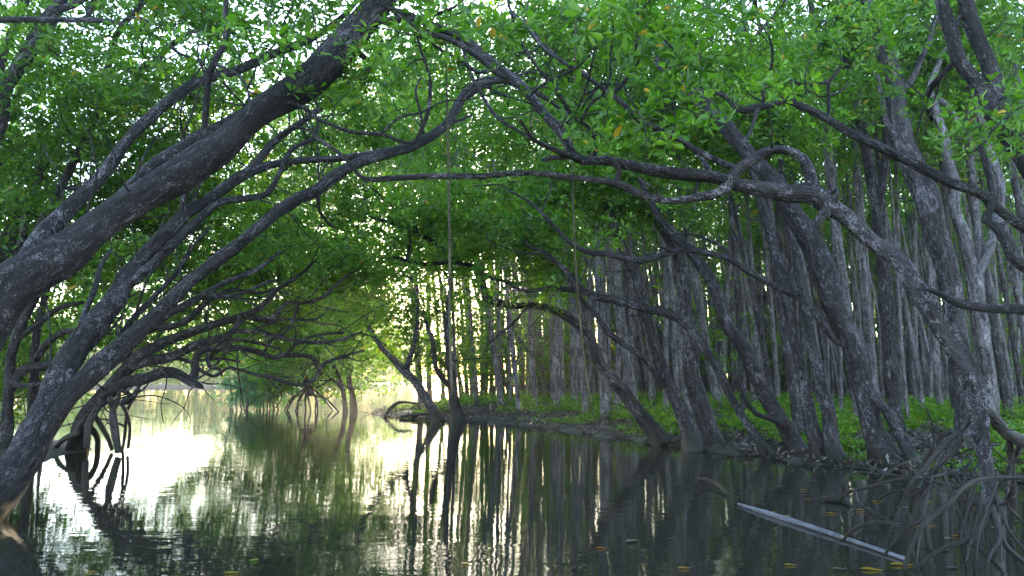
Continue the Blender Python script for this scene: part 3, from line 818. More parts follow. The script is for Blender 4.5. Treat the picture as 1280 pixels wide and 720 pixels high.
# ---- trees whose feet stand right of the frame
tS = Tree('mangrove_tree', 'black forked trunk crossing the upper right corner', 'tree', (at(1480, 600, 7.4).x, 7.4, 0.1))
tS.limb('trunk', [(1480, 610, 50), (1410, 470, 42), (1345, 330, 38), (1310, 240, 36), (1282, 187, 35), (1262, 162, 35), (1247, 137, 34)], 7.4, 7.2, key='t')
tS.limb('trunk', [(1250, 142, 28), (1233, 119, 24), (1217, 97, 19), (1200, 72, 19), (1190, 37, 18), (1177, 0, 16), (1165, -50, 12)], parent='t', key='a')
tS.limb('trunk', [(1250, 142, 28), (1243, 105, 24), (1232, 70, 20), (1220, 37, 20), (1210, 0, 21), (1196, -50, 16)], parent='t', key='b')
tS.limb('branch', [(1190, 40, 6), (1198, 25, 6), (1205, 8, 6), (1212, -20, 5)], parent='a')
tS.limb('branch', [(1198, 72, 8), (1180, 90, 8), (1165, 108, 9), (1158, 125, 8), (1165, 150, 6)], parent='a', d1=8.2)
tS.sprout(8, 0.4, 1.2, 0.012)
tS.crown([(1180, 20, 8, 110, 60, 1), (1270, 60, 8, 70, 90, 1, .8), (1100, 20, 8.5, 110, 50, 1.1), (1275, 200, 8.5, 60, 70, .9, .5), (1225, 160, 7.0, 35, 25, .4, .9), (1230, 120, 9.5, 90, 60, 1, .4)], tau=0.35, ls=1.05)

tT = Tree('mangrove_tree', 'dark bough entering from the right edge and sloping up to a knobbly bend', 'tree', (at(1560, 640, 6.6).x, 6.6, 0.1))
tT.limb('trunk', [(1560, 645, 40), (1480, 520, 32), (1400, 380, 24), (1330, 310, 18), (1280, 283, 14), (1247, 262, 12), (1222, 242, 13), (1185, 227, 14), (1155, 212, 14), (1115, 192, 13), (1085, 178, 12), (1065, 167, 12), (1032, 147, 11),
                  (1005, 135, 12), (980, 125, 11), (960, 132, 10), (952, 132, 10), (927, 137, 11), (907, 120, 8), (885, 112, 6), (860, 100, 4), (830, 95, 3)], 6.6, 7.2, key='t')
tT.limb('branch', [(1035, 148, 6), (1036, 125, 5), (1037, 104, 5), (1050, 85, 4), (1052, 73, 3)], parent='t', key='w')
tT.limb('branch', [(1037, 106, 6), (1025, 103, 5), (1010, 107, 5), (992, 102, 4), (980, 92, 2)], parent='w')
tT.limb('branch', [(1040, 120, 4), (1050, 115, 3), (1060, 105, 2)], parent='w')
tT.limb('branch', [(952, 132, 5), (955, 110, 5), (965, 80, 4), (963, 50, 3), (950, 30, 2)], parent='t', d1=6.6)
tT.limb('branch', [(945, 134, 6), (938, 165, 5), (928, 180, 4), (925, 190, 3)], parent='t', d1=6.7)
tT.sprout(10, 0.3, 1, 0.009)
tT.crown([(960, 60, 7.5, 110, 60, .9), (1040, 90, 7.8, 100, 50, .9), (1000, 30, 8, 110, 50, 1), (880, 90, 8, 90, 60, .9, .8), (1000, 110, 7.6, 90, 40, .8, .5)], tau=0.32, ls=.95, yellow=.01)

tU = Tree('mangrove_tree', 'crooked black branch with an upturned elbow at the right edge', 'tree', (at(1560, 660, 5.6).x, 5.6, 0.1))
tU.limb('trunk', [(1560, 670, 36), (1470, 520, 28), (1380, 400, 22), (1320, 350, 18), (1280, 332, 16), (1267, 322, 16), (1257, 302, 14), (1245, 285, 12), (1231, 275, 11), (1238, 263, 10), (1240, 245, 9), (1235, 212, 9), (1225, 182, 8)], 5.6, 5.8, key='t')
tU.limb('branch', [(1390, 415, 18), (1330, 395, 16), (1280, 387, 14), (1230, 385, 13), (1200, 380, 12), (1180, 370, 9), (1160, 362, 6), (1145, 362, 3)], parent='t', d1=5.5)
tU.limb('branch', [(1245, 285, 5), (1290, 270, 4), (1330, 250, 3)], parent='t')
tU.crown([(1228, 172, 5.8, 32, 20, .3), (1300, 120, 6.2, 60, 70, .5, .7)], tau=1.2, ls=1.0)

# ---- front row of the right bank
tH1 = Tree('mangrove_tree', 'curving dark trunk sweeping left over the water edge at centre right', 'tree', foot(826, 552))
tH1.limb('trunk', [(828, 556, 26), (810, 530, 21), (790, 505, 19), (770, 480, 17), (755, 460, 16), (738, 430, 14), (728, 412, 13), (710, 395, 11), (690, 387, 10), (665, 382, 9), (640, 382, 9), (620, 378, 11), (609, 371, 10), (604, 358, 9),
                   (602, 345, 9), (592, 335, 6), (567, 327, 5), (535, 330, 5), (512, 326, 5), (490, 321, 3)], 14.0, 14.6, key='t', flare=.4)
tH1.limb('branch', [(600, 343, 6), (625, 350, 5), (645, 354, 5), (670, 350, 3)], parent='t')
tH1.limb('branch', [(575, 328, 5), (560, 318, 6), (545, 305, 6), (520, 290, 6), (505, 282, 5), (475, 275, 5), (461, 268, 5), (457, 240, 4), (452, 225, 3)], parent='t', d1=13.5, key='c')
tH1.limb('branch', [(530, 295, 5), (510, 280, 4), (487, 255, 4), (465, 235, 3), (450, 225, 2)], parent='c', d1=13.4)
tH1.limb('branch', [(511, 285, 4), (513, 305, 4), (508, 324, 3)], parent='c')
tH1.limb('branch', [(660, 383, 5), (645, 400, 4), (628, 415, 4), (612, 428, 3)], parent='t', d1=14)
tH1.limb('branch', [(780, 490, 6), (770, 482, 5), (762, 480, 4)], parent='t', d1=13.6)
tH1.sprout(24, 0.5, 1.5, 0.014)
tH1.crown([(520, 300, 14.5, 90, 45, 1.1), (600, 310, 15, 80, 40, 1.1, .7), (640, 280, 15, 80, 50, 1.1), (560, 250, 14, 80, 40, 1), (480, 340, 15, 70, 50, 1.1, .8)], tau=1.3, ls=1.3, leaf='leaf_lime')

tH2 = Tree('mangrove_tree', 'slim leaning trunk with a long side branch, beside the straight thick trunk', 'tree', foot(866, 562))
tH2.limb('trunk', [(868, 566, 28), (860, 530, 22), (845, 500, 18), (830, 470, 16), (820, 440, 15), (812, 410, 14), (805, 380, 13), (797, 350, 13), (785, 325, 13), (775, 300, 12), (767, 280, 11), (755, 250, 9), (740, 215, 7)], 12.9, 13.4, key='t', flare=.4)
tH2.limb('branch', [(838, 485, 10), (825, 475, 9), (805, 448, 8), (780, 430, 8), (760, 415, 8), (745, 395, 7), (728, 375, 7), (715, 350, 6), (690, 322, 6), (662, 308, 5), (655, 298, 3)], parent='t', d1=12.5, key='b')
tH2.sprout(12, 0.5, 1.4, 0.014)
tH2.crown([(740, 220, 13.5, 80, 50, 1), (680, 300, 13, 60, 40, .8), (700, 250, 14, 80, 50, 1.0), (780, 260, 14, 70, 40, .9)], tau=1.4, ls=1.3)

tH3 = Tree('mangrove_tree', 'straight thick speckled trunk with flared foot, centre of the front row', 'tree', foot(886, 560), 'bark_mid')
tH3.limb('trunk', [(893, 562, 32), (880, 525, 26), (870, 490, 24), (863, 450, 22), (860, 400, 22), (855, 360, 20), (850, 330, 18), (840, 300, 18), (826, 280, 16), (800, 240, 14), (780, 200, 10)], 13.3, 13.6, key='t', flare=.7)
tH3.limb('branch', [(845, 310, 8), (860, 280, 7), (868, 250, 6), (872, 220, 4)], parent='t')
tH3.crown([(790, 170, 14, 90, 60, 1.1), (860, 200, 14, 80, 55, 1.1), (830, 120, 14.5, 90, 50, 1.1), (720, 110, 15, 110, 60, 1.2), (650, 60, 15, 110, 60, 1.2), (760, 40, 15.5, 120, 50, 1.2)], tau=1.5, ls=1.3)

tH4 = Tree('mangrove_tree', 'thin arching trunk bending left like a bow, foot in shallow water', 'tree', foot(966, 575))
tH4.limb('trunk', [(968, 580, 16), (945, 545, 12), (925, 515, 11), (910, 488, 11), (898, 465, 11), (885, 443, 11), (870, 420, 12), (853, 402, 12), (835, 393, 13), (815, 387, 12), (780, 377, 12), (747, 371, 11), (725, 363, 9), (690, 361, 7), (660, 364, 5), (640, 358, 3)], 11.8, 13.0, key='t', flare=.3)
tH4.limb('branch', [(735, 368, 6), (715, 345, 5), (700, 330, 4), (680, 322, 3)], parent='t')
tH4.sprout(8, 0.4, 1.2, 0.014)
tH4.crown([(660, 345, 13.5, 60, 35, .8), (690, 330, 13.6, 60, 40, .8)], tau=1.2, ls=1.25)

tH5 = Tree('mangrove_tree', 'leaning dark trunk with a crooked low root arm, right of the bow-shaped one', 'tree', foot(1004, 576))
tH5.limb('trunk', [(1006, 580, 32), (988, 548, 23), (970, 518, 21), (950, 480, 20), (932, 445, 18), (915, 410, 18), (900, 378, 17), (885, 348, 16), (868, 322, 15), (845, 295, 13), (825, 270, 10), (800, 225, 7)], 11.7, 12.6, key='t', flare=.5)
tH5.limb('root', [(992, 548, 10), (983, 530, 9), (965, 523, 8), (945, 515, 7), (932, 498, 6), (925, 478, 5)], parent='t', d1=11.2)
tH5.sprout(6, 0.4, 1.2, 0.014)
tH5.crown([(810, 230, 13, 70, 45, .9), (840, 270, 13, 60, 30, .8)], tau=1.3, ls=1.25)

tH6 = Tree('mangrove_tree', 'twin slim speckled trunks sharing a flared foot at the mud edge', 'tree', foot(1040, 584), 'bark_mid')
tH6.limb('trunk', [(1034, 586, 30), (1024, 560, 20), (1015, 535, 18), (1007, 485, 16), (997, 435, 14), (985, 385, 14), (972, 330, 13), (955, 270, 12), (940, 210, 9)], 11.2, 12.2, key='a', flare=.7)
tH6.limb('trunk', [(1048, 588, 34), (1042, 560, 22), (1038, 535, 20), (1032, 497, 17), (1020, 447, 15), (1010, 397, 14), (1000, 350, 13), (990, 290, 12), (975, 220, 9)], 11.0, 12.0, key='b', flare=.8)
tH6.crown([(930, 180, 13, 80, 50, 1), (980, 170, 13, 80, 50, 1)], tau=0.9, ls=1.3)

tH7 = Tree('mangrove_tree', 'broad dark trunk with buttressed foot, left neighbour of the arching stilt-root tree', 'tree', foot(1118, 588), sides=16)
tH7.limb('trunk', [(1118, 596, 54), (1102, 560, 34), (1090, 530, 27), (1082, 500, 26), (1075, 470, 26), (1065, 432, 26), (1052, 400, 28), (1035, 360, 32), (1012, 305, 30), (992, 262, 26), (975, 235, 23), (955, 210, 22), (915, 165, 21), (880, 130, 19), (845, 95, 17), (815, 68, 13), (780, 30, 8)], 10.4, 11.6, key='t', flare=.7, rough=.17)
tH7.limb('trunk', [(1066, 436, 16), (1085, 480, 13), (1105, 510, 13), (1122, 540, 14), (1140, 575, 18), (1150, 594, 22)], parent='t', d1=10.1, key='u')
tH7.limb('branch', [(1052, 440, 7), (1045, 427, 7), (1027, 405, 9), (1010, 382, 9), (985, 366, 9), (960, 352, 9), (935, 338, 9), (910, 322, 9), (885, 317, 9), (855, 313, 9), (830, 318, 9), (800, 325, 10), (760, 318, 9), (735, 315, 8), (710, 300, 6), (690, 280, 5), (665, 255, 5), (640, 240, 3)], parent='t', d1=11.0, key='k')
tH7.limb('branch', [(920, 328, 5), (905, 310, 4), (885, 300, 3), (860, 292, 3), (835, 295, 2)], parent='k', d1=11.5)
tH7.limb('branch', [(915, 325, 5), (922, 300, 4), (912, 280, 3), (925, 255, 3)], parent='k', d1=10.5)
tH7.sprout(18, 0.5, 1.6, 0.016)
tH7.crown([(850, 60, 12.5, 100, 60, 1.1), (920, 100, 12.5, 90, 60, 1.1), (680, 270, 12.5, 70, 40, .9, .8), (970, 160, 12.5, 80, 50, 1.), (760, 290, 12.5, 60, 30, .7, .4)], tau=1.0, ls=1.25)

tH10 = Tree('mangrove_tree', 'tall thick speckled trunk rising from the grove to the top right', 'tree', (at(1208, 545, 12.2).x, 12.2, 0.25), 'bark_mid', sides=14)
tH10.limb('trunk', [(1212, 560, 30), (1208, 530, 25), (1204, 480, 24), (1198, 420, 25), (1187, 365, 27), (1178, 325, 29), (1167, 290, 30), (1155, 242, 33), (1137, 195, 31), (1127, 160, 28), (1120, 120, 25), (1110, 80, 22), (1097, 45, 20), (1085, 5, 16), (1075, -50, 12)], 12.2, 12.6, key='t', flare=.4)
tH10.limb('branch', [(1124, 125, 10), (1140, 100, 9), (1150, 75, 8), (1162, 50, 7), (1170, 20, 6), (1185, -20, 4)], parent='t')
tH10.limb('branch', [(1122, 115, 9), (1110, 90, 8), (1100, 70, 8), (1092, 50, 6)], parent='t', d1=13)
tH10.limb('branch', [(1135, 190, 9), (1112, 160, 9), (1103, 130, 8), (1098, 100, 7), (1090, 85, 4)], parent='t', d1=12.3)
tH10.crown([(1080, 40, 13, 90, 55, 1.1), (1140, 60, 13.5, 80, 55, 1.1, .9), (1190, 110, 13.5, 80, 60, 1.1, .8), (1060, 120, 13.5, 80, 50, 1.0, .6)], tau=0.9, ls=1.25)

tH11 = Tree('mangrove_tree', 'slim dark trunk left of the tall thick speckled trunk, forking below the sloping bough', 'tree', (at(1122, 545, 13.4).x, 13.4, 0.25))
tH11.limb('trunk', [(1124, 556, 20), (1118, 500, 15), (1112, 440, 14), (1107, 380, 14), (1103, 320, 14), (1096, 260, 14), (1086, 200, 14), (1077, 150, 13), (1066, 108, 11), (1055, 70, 8), (1045, 20, 5)], 13.4, 13.6, key='t', flare=.4)
tH11.limb('branch', [(1098, 270, 10), (1105, 220, 10), (1107, 170, 9), (1103, 130, 7), (1110, 90, 5)], parent='t')
tH11.crown([(1050, 60, 14, 70, 50, 1.0), (1110, 130, 14.2, 50, 40, .8, .6)], tau=1.2, ls=1.25)

tH12 = Tree('mangrove_tree', 'pale crooked trunk under the black forked one, forking at the upper right', 'tree', (at(1238, 540, 13.0).x, 13.0, 0.25), 'bark_pale')
tH12.limb('trunk', [(1240, 552, 22), (1236, 480, 18), (1230, 420, 17), (1222, 360, 17), (1208, 310, 16), (1196, 265, 15), (1190, 220, 14), (1182, 180, 12), (1170, 135, 11), (1162, 110, 9), (1175, 75, 7), (1182, 60, 5)], 13.0, 12.6, key='t', flare=.3)
tH12.limb('branch', [(1168, 120, 8), (1182, 130, 7), (1200, 155, 6)], parent='t')
tH12.limb('trunk', [(1218, 350, 13), (1240, 300, 12), (1250, 240, 11), (1240, 190, 10), (1225, 150, 9), (1218, 110, 6)], parent='t', d1=13.4)
tH12.crown([(1190, 60, 13.6, 70, 40, 1.0, .7), (1250, 130, 14, 50, 60, .9, .6)], tau=1.2, ls=1.25)

# ---- trees on the point of the bank in the middle
tG1 = Tree('mangrove_tree', 'grey leaning trunk at the tip of the bank, mid picture', 'tree', foot(546, 526), 'bark_mid')
tG1.limb('trunk', [(549, 530, 17.2), (538, 508, 13.3), (526, 488, 11.7), (515, 472, 10.9), (505, 462, 10.1), (490, 448, 7.8), (475, 432, 7.0), (462, 410, 6.2), (450, 380, 4.7)], 21.2, 21.6, key='t', flare=.4)
tG1.limb('branch', [(508, 464, 7.8), (513, 445, 7.0), (520, 420, 5.5), (522, 385, 4.7), (520, 340, 3.1)], parent='t')
tG1.sprout(12, 0.8, 2.2, 0.022)
tG1.crown([(450, 400, 22.5, 55, 40, 1.3), (500, 390, 22.5, 55, 35, 1.3), (470, 330, 23, 70, 50, 1.5), (530, 330, 23, 60, 50, 1.5), (420, 350, 23, 55, 50, 1.5), (440, 430, 23, 45, 22, 1, .7), (480, 455, 23.5, 40, 20, 1, .8), (500, 430, 23.5, 40, 20, 1, .7)], tau=1.5, ls=1.8, leaf='leaf_lime', lod=0, clump=18, spread=.3, twig_r=.009)

tG2 = Tree('mangrove_tree', 'upright brown trunk with flared foot behind the hanging vine, at the water edge', 'tree', foot(573, 527))
tG2.limb('trunk', [(574, 532, 21.1), (570, 508, 14.0), (565, 480, 11.7), (562, 450, 9.4), (560, 420, 7.8), (560, 385, 6.2), (563, 340, 5.5), (560, 280, 3.9)], 20.8, 21.2, key='t', flare=.5)
tG2.limb('branch', [(563, 490, 7.0), (552, 472, 7.0), (545, 460, 7.0), (543, 445, 6.2), (540, 425, 5.5), (532, 400, 3.9)], parent='t')
tG2.sprout(8, 0.8, 2, 0.02)
tG2.crown([(560, 300, 22, 70, 55, 1.5), (600, 250, 22.5, 70, 55, 1.5), (540, 390, 22, 40, 25, 1, .7), (520, 260, 22.5, 60, 50, 1.4), (568, 425, 24, 34, 40, 1.0, .55), (590, 380, 23, 30, 25, .9, .5), (545, 450, 24.5, 30, 25, .9, .5)], tau=1.5, ls=1.8, lod=0, clump=18, spread=.3, leaf='leaf_lime', twig_r=.009)

tG3 = Tree('mangrove_tree', 'two dark stems standing in bright water, left of the bank tip', 'tree', foot(436, 513))
tG3.limb('trunk', [(432, 516, 7.8), (430, 500, 6.2), (426, 480, 5.5), (415, 450, 4.7), (405, 410, 3.9)], 27.0, 27, key='a', flare=.4)
tG3.limb('trunk', [(442, 516, 10.1), (440, 495, 7.8), (436, 475, 7.0), (440, 440, 5.5), (445, 400, 3.9)], 27.0, 27.4, key='b', flare=.4)
tG3.limb('branch', [(428, 488, 3.1), (415, 475, 3.1), (405, 480, 2.3), (395, 485, 2.3)], parent='a')
tG3.sprout(10, 0.8, 2.2, 0.02)
tG3.crown([(400, 420, 27.5, 55, 35, 1.5), (440, 440, 27.5, 45, 25, 1.3, .8), (380, 370, 28, 60, 45, 1.6), (440, 370, 28, 60, 40, 1.6), (410, 300, 28.5, 70, 50, 1.8), (360, 240, 30, 90, 60, 2.0), (450, 220, 30, 90, 60, 2.0), (520, 180, 30, 80, 60, 2.0), (400, 140, 31, 100, 60, 2.0, .8), (500, 90, 31, 100, 50, 2, .7)], tau=2.0, ls=2.1, leaf='leaf_lime', lod=0, clump=18, spread=.35, twig_r=.012)

tG4 = Tree('mangrove_tree', 'small mangrove on a cage of arching prop roots, backlit by bright water', 'tree', foot(388, 512))
tG4.limb('trunk', [(386, 495, 9), (384, 482, 8), (380, 465, 7), (375, 440, 5), (372, 420, 4)], 27.6, 27.6, key='t')
for i in range(10):
    a = -1 + 2 * i / 9.0 + random.uniform(-.15, .15)
    x1 = 386 + 34 * a + random.uniform(-5, 5)
    top = 482 + random.uniform(-4, 8)
    tG4.limb('root', [(385, top, 3.2), (385 + 8 * a, top + 7, 3), (385 + 20 * a + random.uniform(-3, 3), 499, 2.6), (x1, 517, 2.0)], 27.6, 27.6 + random.uniform(-1.2, 1.0), mat='root', rough=.05)
tG4.crown([(370, 455, 28, 55, 26, 1.3, 1.2), (345, 470, 28.5, 40, 16, 1.0), (425, 470, 29, 45, 16, 1.0, 1.1), (455, 482, 28.6, 35, 12, 1.0, .8), (388, 476, 28.2, 26, 10, .9, .9), (410, 455, 29, 40, 14, 1.0, .9), (350, 420, 28.5, 60, 35, 1.4), (330, 380, 29, 60, 40, 1.6), (310, 320, 29.5, 70, 50, 1.7), (280, 420, 29.5, 50, 35, 1.4, .8), (300, 440, 29, 50, 25, 1.2), (260, 350, 30, 70, 45, 1.6, .8), (210, 400, 30, 60, 40, 1.5, .8), (170, 330, 30.5, 80, 60, 1.8, .8)], tau=1.9, ls=2.1, lod=0, clump=18, spread=.35, twig_r=.012)

tG5 = Tree('mangrove_bush', 'bluish green bush on thin stems standing in the open water', 'bush', foot(318, 511))
for i in range(14):
    x = 288 + i * 4.6 + random.uniform(-2, 2)
    tG5.limb('stem', [(x, 515, 2.2), (x + random.uniform(-3, 3), 500, 2.0), (x + random.uniform(-6, 6), 478, 1.6)], 28 + random.uniform(-.6, .8), 28.6, mat='root', rough=.05)
tG5.crown([(305, 490, 28.6, 22, 15, 1.0, 1.5), (332, 490, 28.6, 26, 15, 1.0, 1.5), (318, 473, 29, 34, 15, 1.2, 1.5), (350, 478, 29.2, 22, 18, 1.1, 1.3), (318, 503, 28.3, 32, 6, .7, .9), (340, 460, 29.5, 35, 14, 1.2, 1.3)], tau=2.6, ls=1.5, leaf='leaf_blue', lod=0, clump=14, spread=.24, twig_r=.01)
# ------------------------------------------------------------------ the grove on the right bank: a few kinds, then copies
def grove_prototype(i, height, r0, lean, bark, leafm, crown_from):
    root = bpy.data.objects.new('grove_tree', None)
    root.empty_display_size = 0.2
    n = 26
    t = np.linspace(0, 1, n)
    sd = 3.1 * i + 1.7
    C = np.zeros((n, 3))
    C[:, 2] = -0.25 + t * (height + .25)
    C[:, 0] = -lean * height * (t ** 1.3) + 0.16 * np.sin(t * 5 + sd) * t
    C[:, 1] = 0.18 * np.sin(t * 4.2 + sd * 2) * t
    rad = r0 * (1 - 0.72 * t ** 1.1)
    fl = 0.7 * np.exp(-(t * height) / 0.3)
    parts = [('trunk', tube_mesh('trunk', C, rad, 9, M[bark], 0.16, sd, fl))]
    tips = []
    for b in range(5):
        f = crown_from + (1 - crown_from) * (0.02 + 0.17 * b) + random.uniform(-.03, .03)
        j = int(f * (n - 1))
        az = random.uniform(0, 6.28)
        ln = random.uniform(1.0, 1.9)
        e = C[j] + np.array([math.cos(az) * ln, math.sin(az) * ln, ln * random.uniform(0.5, 1.1)])
        mid = (C[j] * .5 + e * .5) + np.array([math.cos(az) * .15, math.sin(az) * .15, -.12])
        B, _ = catmull(np.array([C[j], mid, e]), 10)
        parts.append(('branch', tube_mesh('branch', B, np.linspace(rad[j] * .6, .012, 10), 6, M[bark], .12, sd + b)))
        tips.append(e)
    PP, AA = [], []
    zc = height * (crown_from * 0.42 + 0.58)
    cc = np.array([-lean * height * 0.75, 0, zc])
    m = 34
    q = norm(rng.normal(0, 1, (m, 3))) * (rng.uniform(0, 1, (m, 1)) ** .4)
    cent = cc + q * np.array([1.7 if crown_from > .1 else 2.6, 1.7 if crown_from > .1 else 2.2, height * (1 - crown_from) * 0.62])
    cent = np.vstack([cent, np.array(tips)])
    nr = 800 if crown_from == 0 else 210
    pick = rng.integers(0, len(cent), nr)
    off = rng.normal(0, 1, (nr, 3)) * np.array([.36, .36, .22])
    P = cent[pick] + off
    A = norm(off) * .6 + np.array([0, 0, .8]) + rng.normal(0, .35, P.shape)
    sh = np.clip(0.5 + 0.5 * np.array([mnoise.noise(Vector(p) * 1.0 + Vector((sd, 0, 0))) for p in P]) + rng.normal(0, .15, nr), 0, 1)
    parts.append(('crown', leaf_mesh('crown', P, A, 1.9 * rng.uniform(.75, 1.2, nr), 7, 0, [M[leafm], M['leaf_yellow']], .006, shade=sh)))
    return root, parts


KIND = []
for i, (h, r0, lean, bk, lf, cf) in enumerate([(10.6, .095, .10, 'bark_pale', 'leaf', .60), (11.4, .110, .06, 'bark_mid', 'leaf', .62), (10.0, .075, .13, 'bark_pale', 'leaf_lime', .58), (11.0, .120, .03, 'bark_pale', 'leaf', .62),
                                               (10.2, .090, .17, 'bark_mid', 'leaf', .58), (11.2, .080, .07, 'bark_pale', 'leaf_lime', .63), (9.4, .062, .05, 'bark_pale', 'leaf_lime', .60)]):
    KIND.append(grove_prototype(i, h, r0, lean, bk, lf, cf))


KIND.append(grove_prototype(7, 5.2, .05, .05, 'bark_pale', 'leaf_lime', .12))
KIND.append(grove_prototype(8, 4.6, .05, .02, 'bark_pale', 'leaf_lime', 0))


def plant_tree(kind, x, y, rot, s, sxy, label, group, name='mangrove_tree', with_crown=True):
    proto, parts = KIND[kind]
    t = thing(name, label, 'tree', (x, y, float(ground_z(x, y)) - .02), group)
    t.rotation_euler = (random.gauss(0, .035), random.gauss(-.02, .05), rot)
    t.scale = (s * sxy, s * sxy, s)
    for nm, me in parts:
        o = bpy.data.objects.new(nm, me)
        sc.collection.objects.link(o)
        o.parent = t
        if nm == 'crown':
            o['kind'] = 'stuff'
            o.scale = (1 / sxy, 1 / sxy, 1)
    return t


SECTOR = [(600, 'behind the bank tip'), (700, 'left of the curving trunk'), (790, 'just right of the curving trunk'),
          (880, 'around the straight thick trunk'), (980, 'left of the twin trunks'), (1080, 'behind the broad buttressed trunk'), (1180, 'left of the stilt-root tree'),
          (1400, 'behind the stilt-root tree')]
ROW = [(17, 'stout grove trunk in the nearest row '), (26, 'slim grey grove trunk midway '), (99, 'thin pale grove trunk in the far rows ')]
placed = []
plan = []
heroes_xy = [(o.location.x, o.location.y) for o in bpy.data.objects if o.type == 'EMPTY' and o.get('category') == 'tree']
cand = 0
while len(placed) < 300 and cand < 12000:
    cand += 1
    y = 13.0 + 47 * random.random() ** 1.05
    px = random.uniform(505, 1360)
    x = (px - 640) / FOC * y
    if float(sdist(np.array([x]), np.array([y]), RIGHT)[0]) < 0.5:
        continue
    # a lighter stand where the sun shows through
    if px < 720 and random.random() < 0.1:
        continue
    md = 0.5 + 0.010 * y
    if any((x - a) ** 2 + (y - b) ** 2 < md * md for a, b in placed) or any((x - a) ** 2 + (y - b) ** 2 < .8 for a, b in heroes_xy):
        continue
    placed.append((x, y))
    kind = random.choice([0, 1, 2, 3, 4, 5, 6] if y < 22 else [0, 2, 3, 5, 6, 5, 6, 0])
    plan.append((px, kind, x, y, random.gauss(0, .8), random.uniform(.86, 1.12), random.uniform(.7, 1.05)))
ORD = 'first second third fourth fifth sixth seventh eighth ninth tenth eleventh twelfth thirteenth fourteenth fifteenth sixteenth seventeenth eighteenth nineteenth twentieth'.split()
seen = {}
for px, kind, x, y, ro, s_, sx_ in sorted(plan):
    sec = next(s for lim, s in SECTOR if px < lim)
    row = next(r for lim, r in ROW if y < lim)
    lab = row + sec
    if y < 26:
        k_ = seen.get(lab, 0); seen[lab] = k_ + 1
        lab = lab + ', ' + ORD[min(k_, 19)] + ' from left'
    plant_tree(kind, x, y, ro, s_, sx_, lab, 'grove trees on the right bank')

# low leafy trees deep in the grove, green between the trunks
for i in range(84):
    y = random.uniform(27, 58)
    px = random.uniform(470, 1330) if i < 46 else random.uniform(480, 720) if i < 70 else random.uniform(500, 610)
    x = (px - 640) / FOC * y
    if float(sdist(np.array([x]), np.array([y]), RIGHT)[0]) < 0.8:
        continue
    sec = next(s for lim, s in SECTOR if px < lim)
    plant_tree(7, x, y, random.uniform(0, 6), random.uniform(.7, 1.25) if px > 720 else random.uniform(.5, .95), 1.1, 'leafy sapling ' + sec, 'leafy saplings under the grove', 'sapling')

# far shore behind the open water and trees behind the left bank
for i in range(28):
    px = 60 + i * 17.0 + random.uniform(-5, 5)
    y = random.uniform(78, 92) + max(0, (px - 420) * .09)
    x = (px - 640) / FOC * y
    if sdist(np.array([x]), np.array([y]), FAR)[0] < 0.3:
        x = (px - 640) / FOC * y - 3
    plant_tree(8, x, y, random.uniform(0, 6), random.uniform(.9, 1.7), 1.0, 'small hazy green tree on the far shore across the open water', 'trees on the far shore')
for x, y, k, s in [(-9.5, 14.6, 2, .8), (-11.5, 13, 4, .95), (-10.2, 17.5, 5, .9), (-13, 18.5, 0, 1.0), (-15, 16, 2, 1.0), (-14, 21, 5, 1.0), (-8.6, 10.5, 6, .9), (-17.5, 21, 3, 1.), (-11.8, 10.0, 1, .95), (-16.5, 14.5, 5, .9)]:
    px = 640 + FOC * x / y
    if sdist(np.array([x]), np.array([y]), LEFT)[0] < 0.1:
        x -= 1.0
    plant_tree(k, x, y, random.uniform(0, 6), s, 1.0, 'slim trunk among bright foliage behind the left bank, seen under the massive trunk', 'trees behind the left bank')

for x, y, s_ in [(-8.3, 14.2, .55), (-9.2, 15.2, .8), (-10.4, 15.5, .8), (-9.0, 12.6, .6), (-11.5, 17.2, .9), (-13.0, 17.6, 1.0), (-8.9, 13.6, .45), (-12.2, 15.0, .9)]:
    plant_tree(7, x, y, random.uniform(0, 6), s_, 1.1, 'bright yellow-green shrub at the left edge behind the leaning twin trunk', 'shrubs on the left bank', 'shrub')

# ------------------------------------------------------------------ far rows of the grove, one mass
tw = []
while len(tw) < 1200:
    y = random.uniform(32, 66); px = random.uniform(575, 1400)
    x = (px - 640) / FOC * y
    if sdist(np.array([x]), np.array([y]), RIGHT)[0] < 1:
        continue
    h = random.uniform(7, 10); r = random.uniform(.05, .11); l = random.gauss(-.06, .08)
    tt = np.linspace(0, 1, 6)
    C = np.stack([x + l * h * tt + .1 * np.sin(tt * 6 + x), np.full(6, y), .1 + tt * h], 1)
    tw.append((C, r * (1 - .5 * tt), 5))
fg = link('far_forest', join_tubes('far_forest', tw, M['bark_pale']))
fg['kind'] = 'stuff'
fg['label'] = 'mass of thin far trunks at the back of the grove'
n = 6500
px = rng.uniform(470, 1420, n); y = rng.uniform(56, 72, n)
thin = (px > 500) & (px < 670) & (rng.uniform(0, 1, n) < .45)
x = (px - 640) / FOC * y
z = rng.uniform(0.2, 11.5, n)
P = np.stack([x, y, z], 1)
lump = np.array([mnoise.noise(Vector((a * .35, b * .2, c * .45))) for a, b, c in P])
P = P[(~thin) & (lump > -.1) & ~((px > 535) & (px < 665) & (z > 4.0))]
ff = link('far_foliage', leaf_mesh('far_foliage', P, np.array([0, 0, .7]) + rng.normal(0, .5, P.shape), 3.6 * rng.uniform(.7, 1.2, len(P)), 7, 0, [M['leaf_lime']]))
ff['kind'] = 'stuff'
ff['label'] = 'green foliage mass closing the view behind the grove'

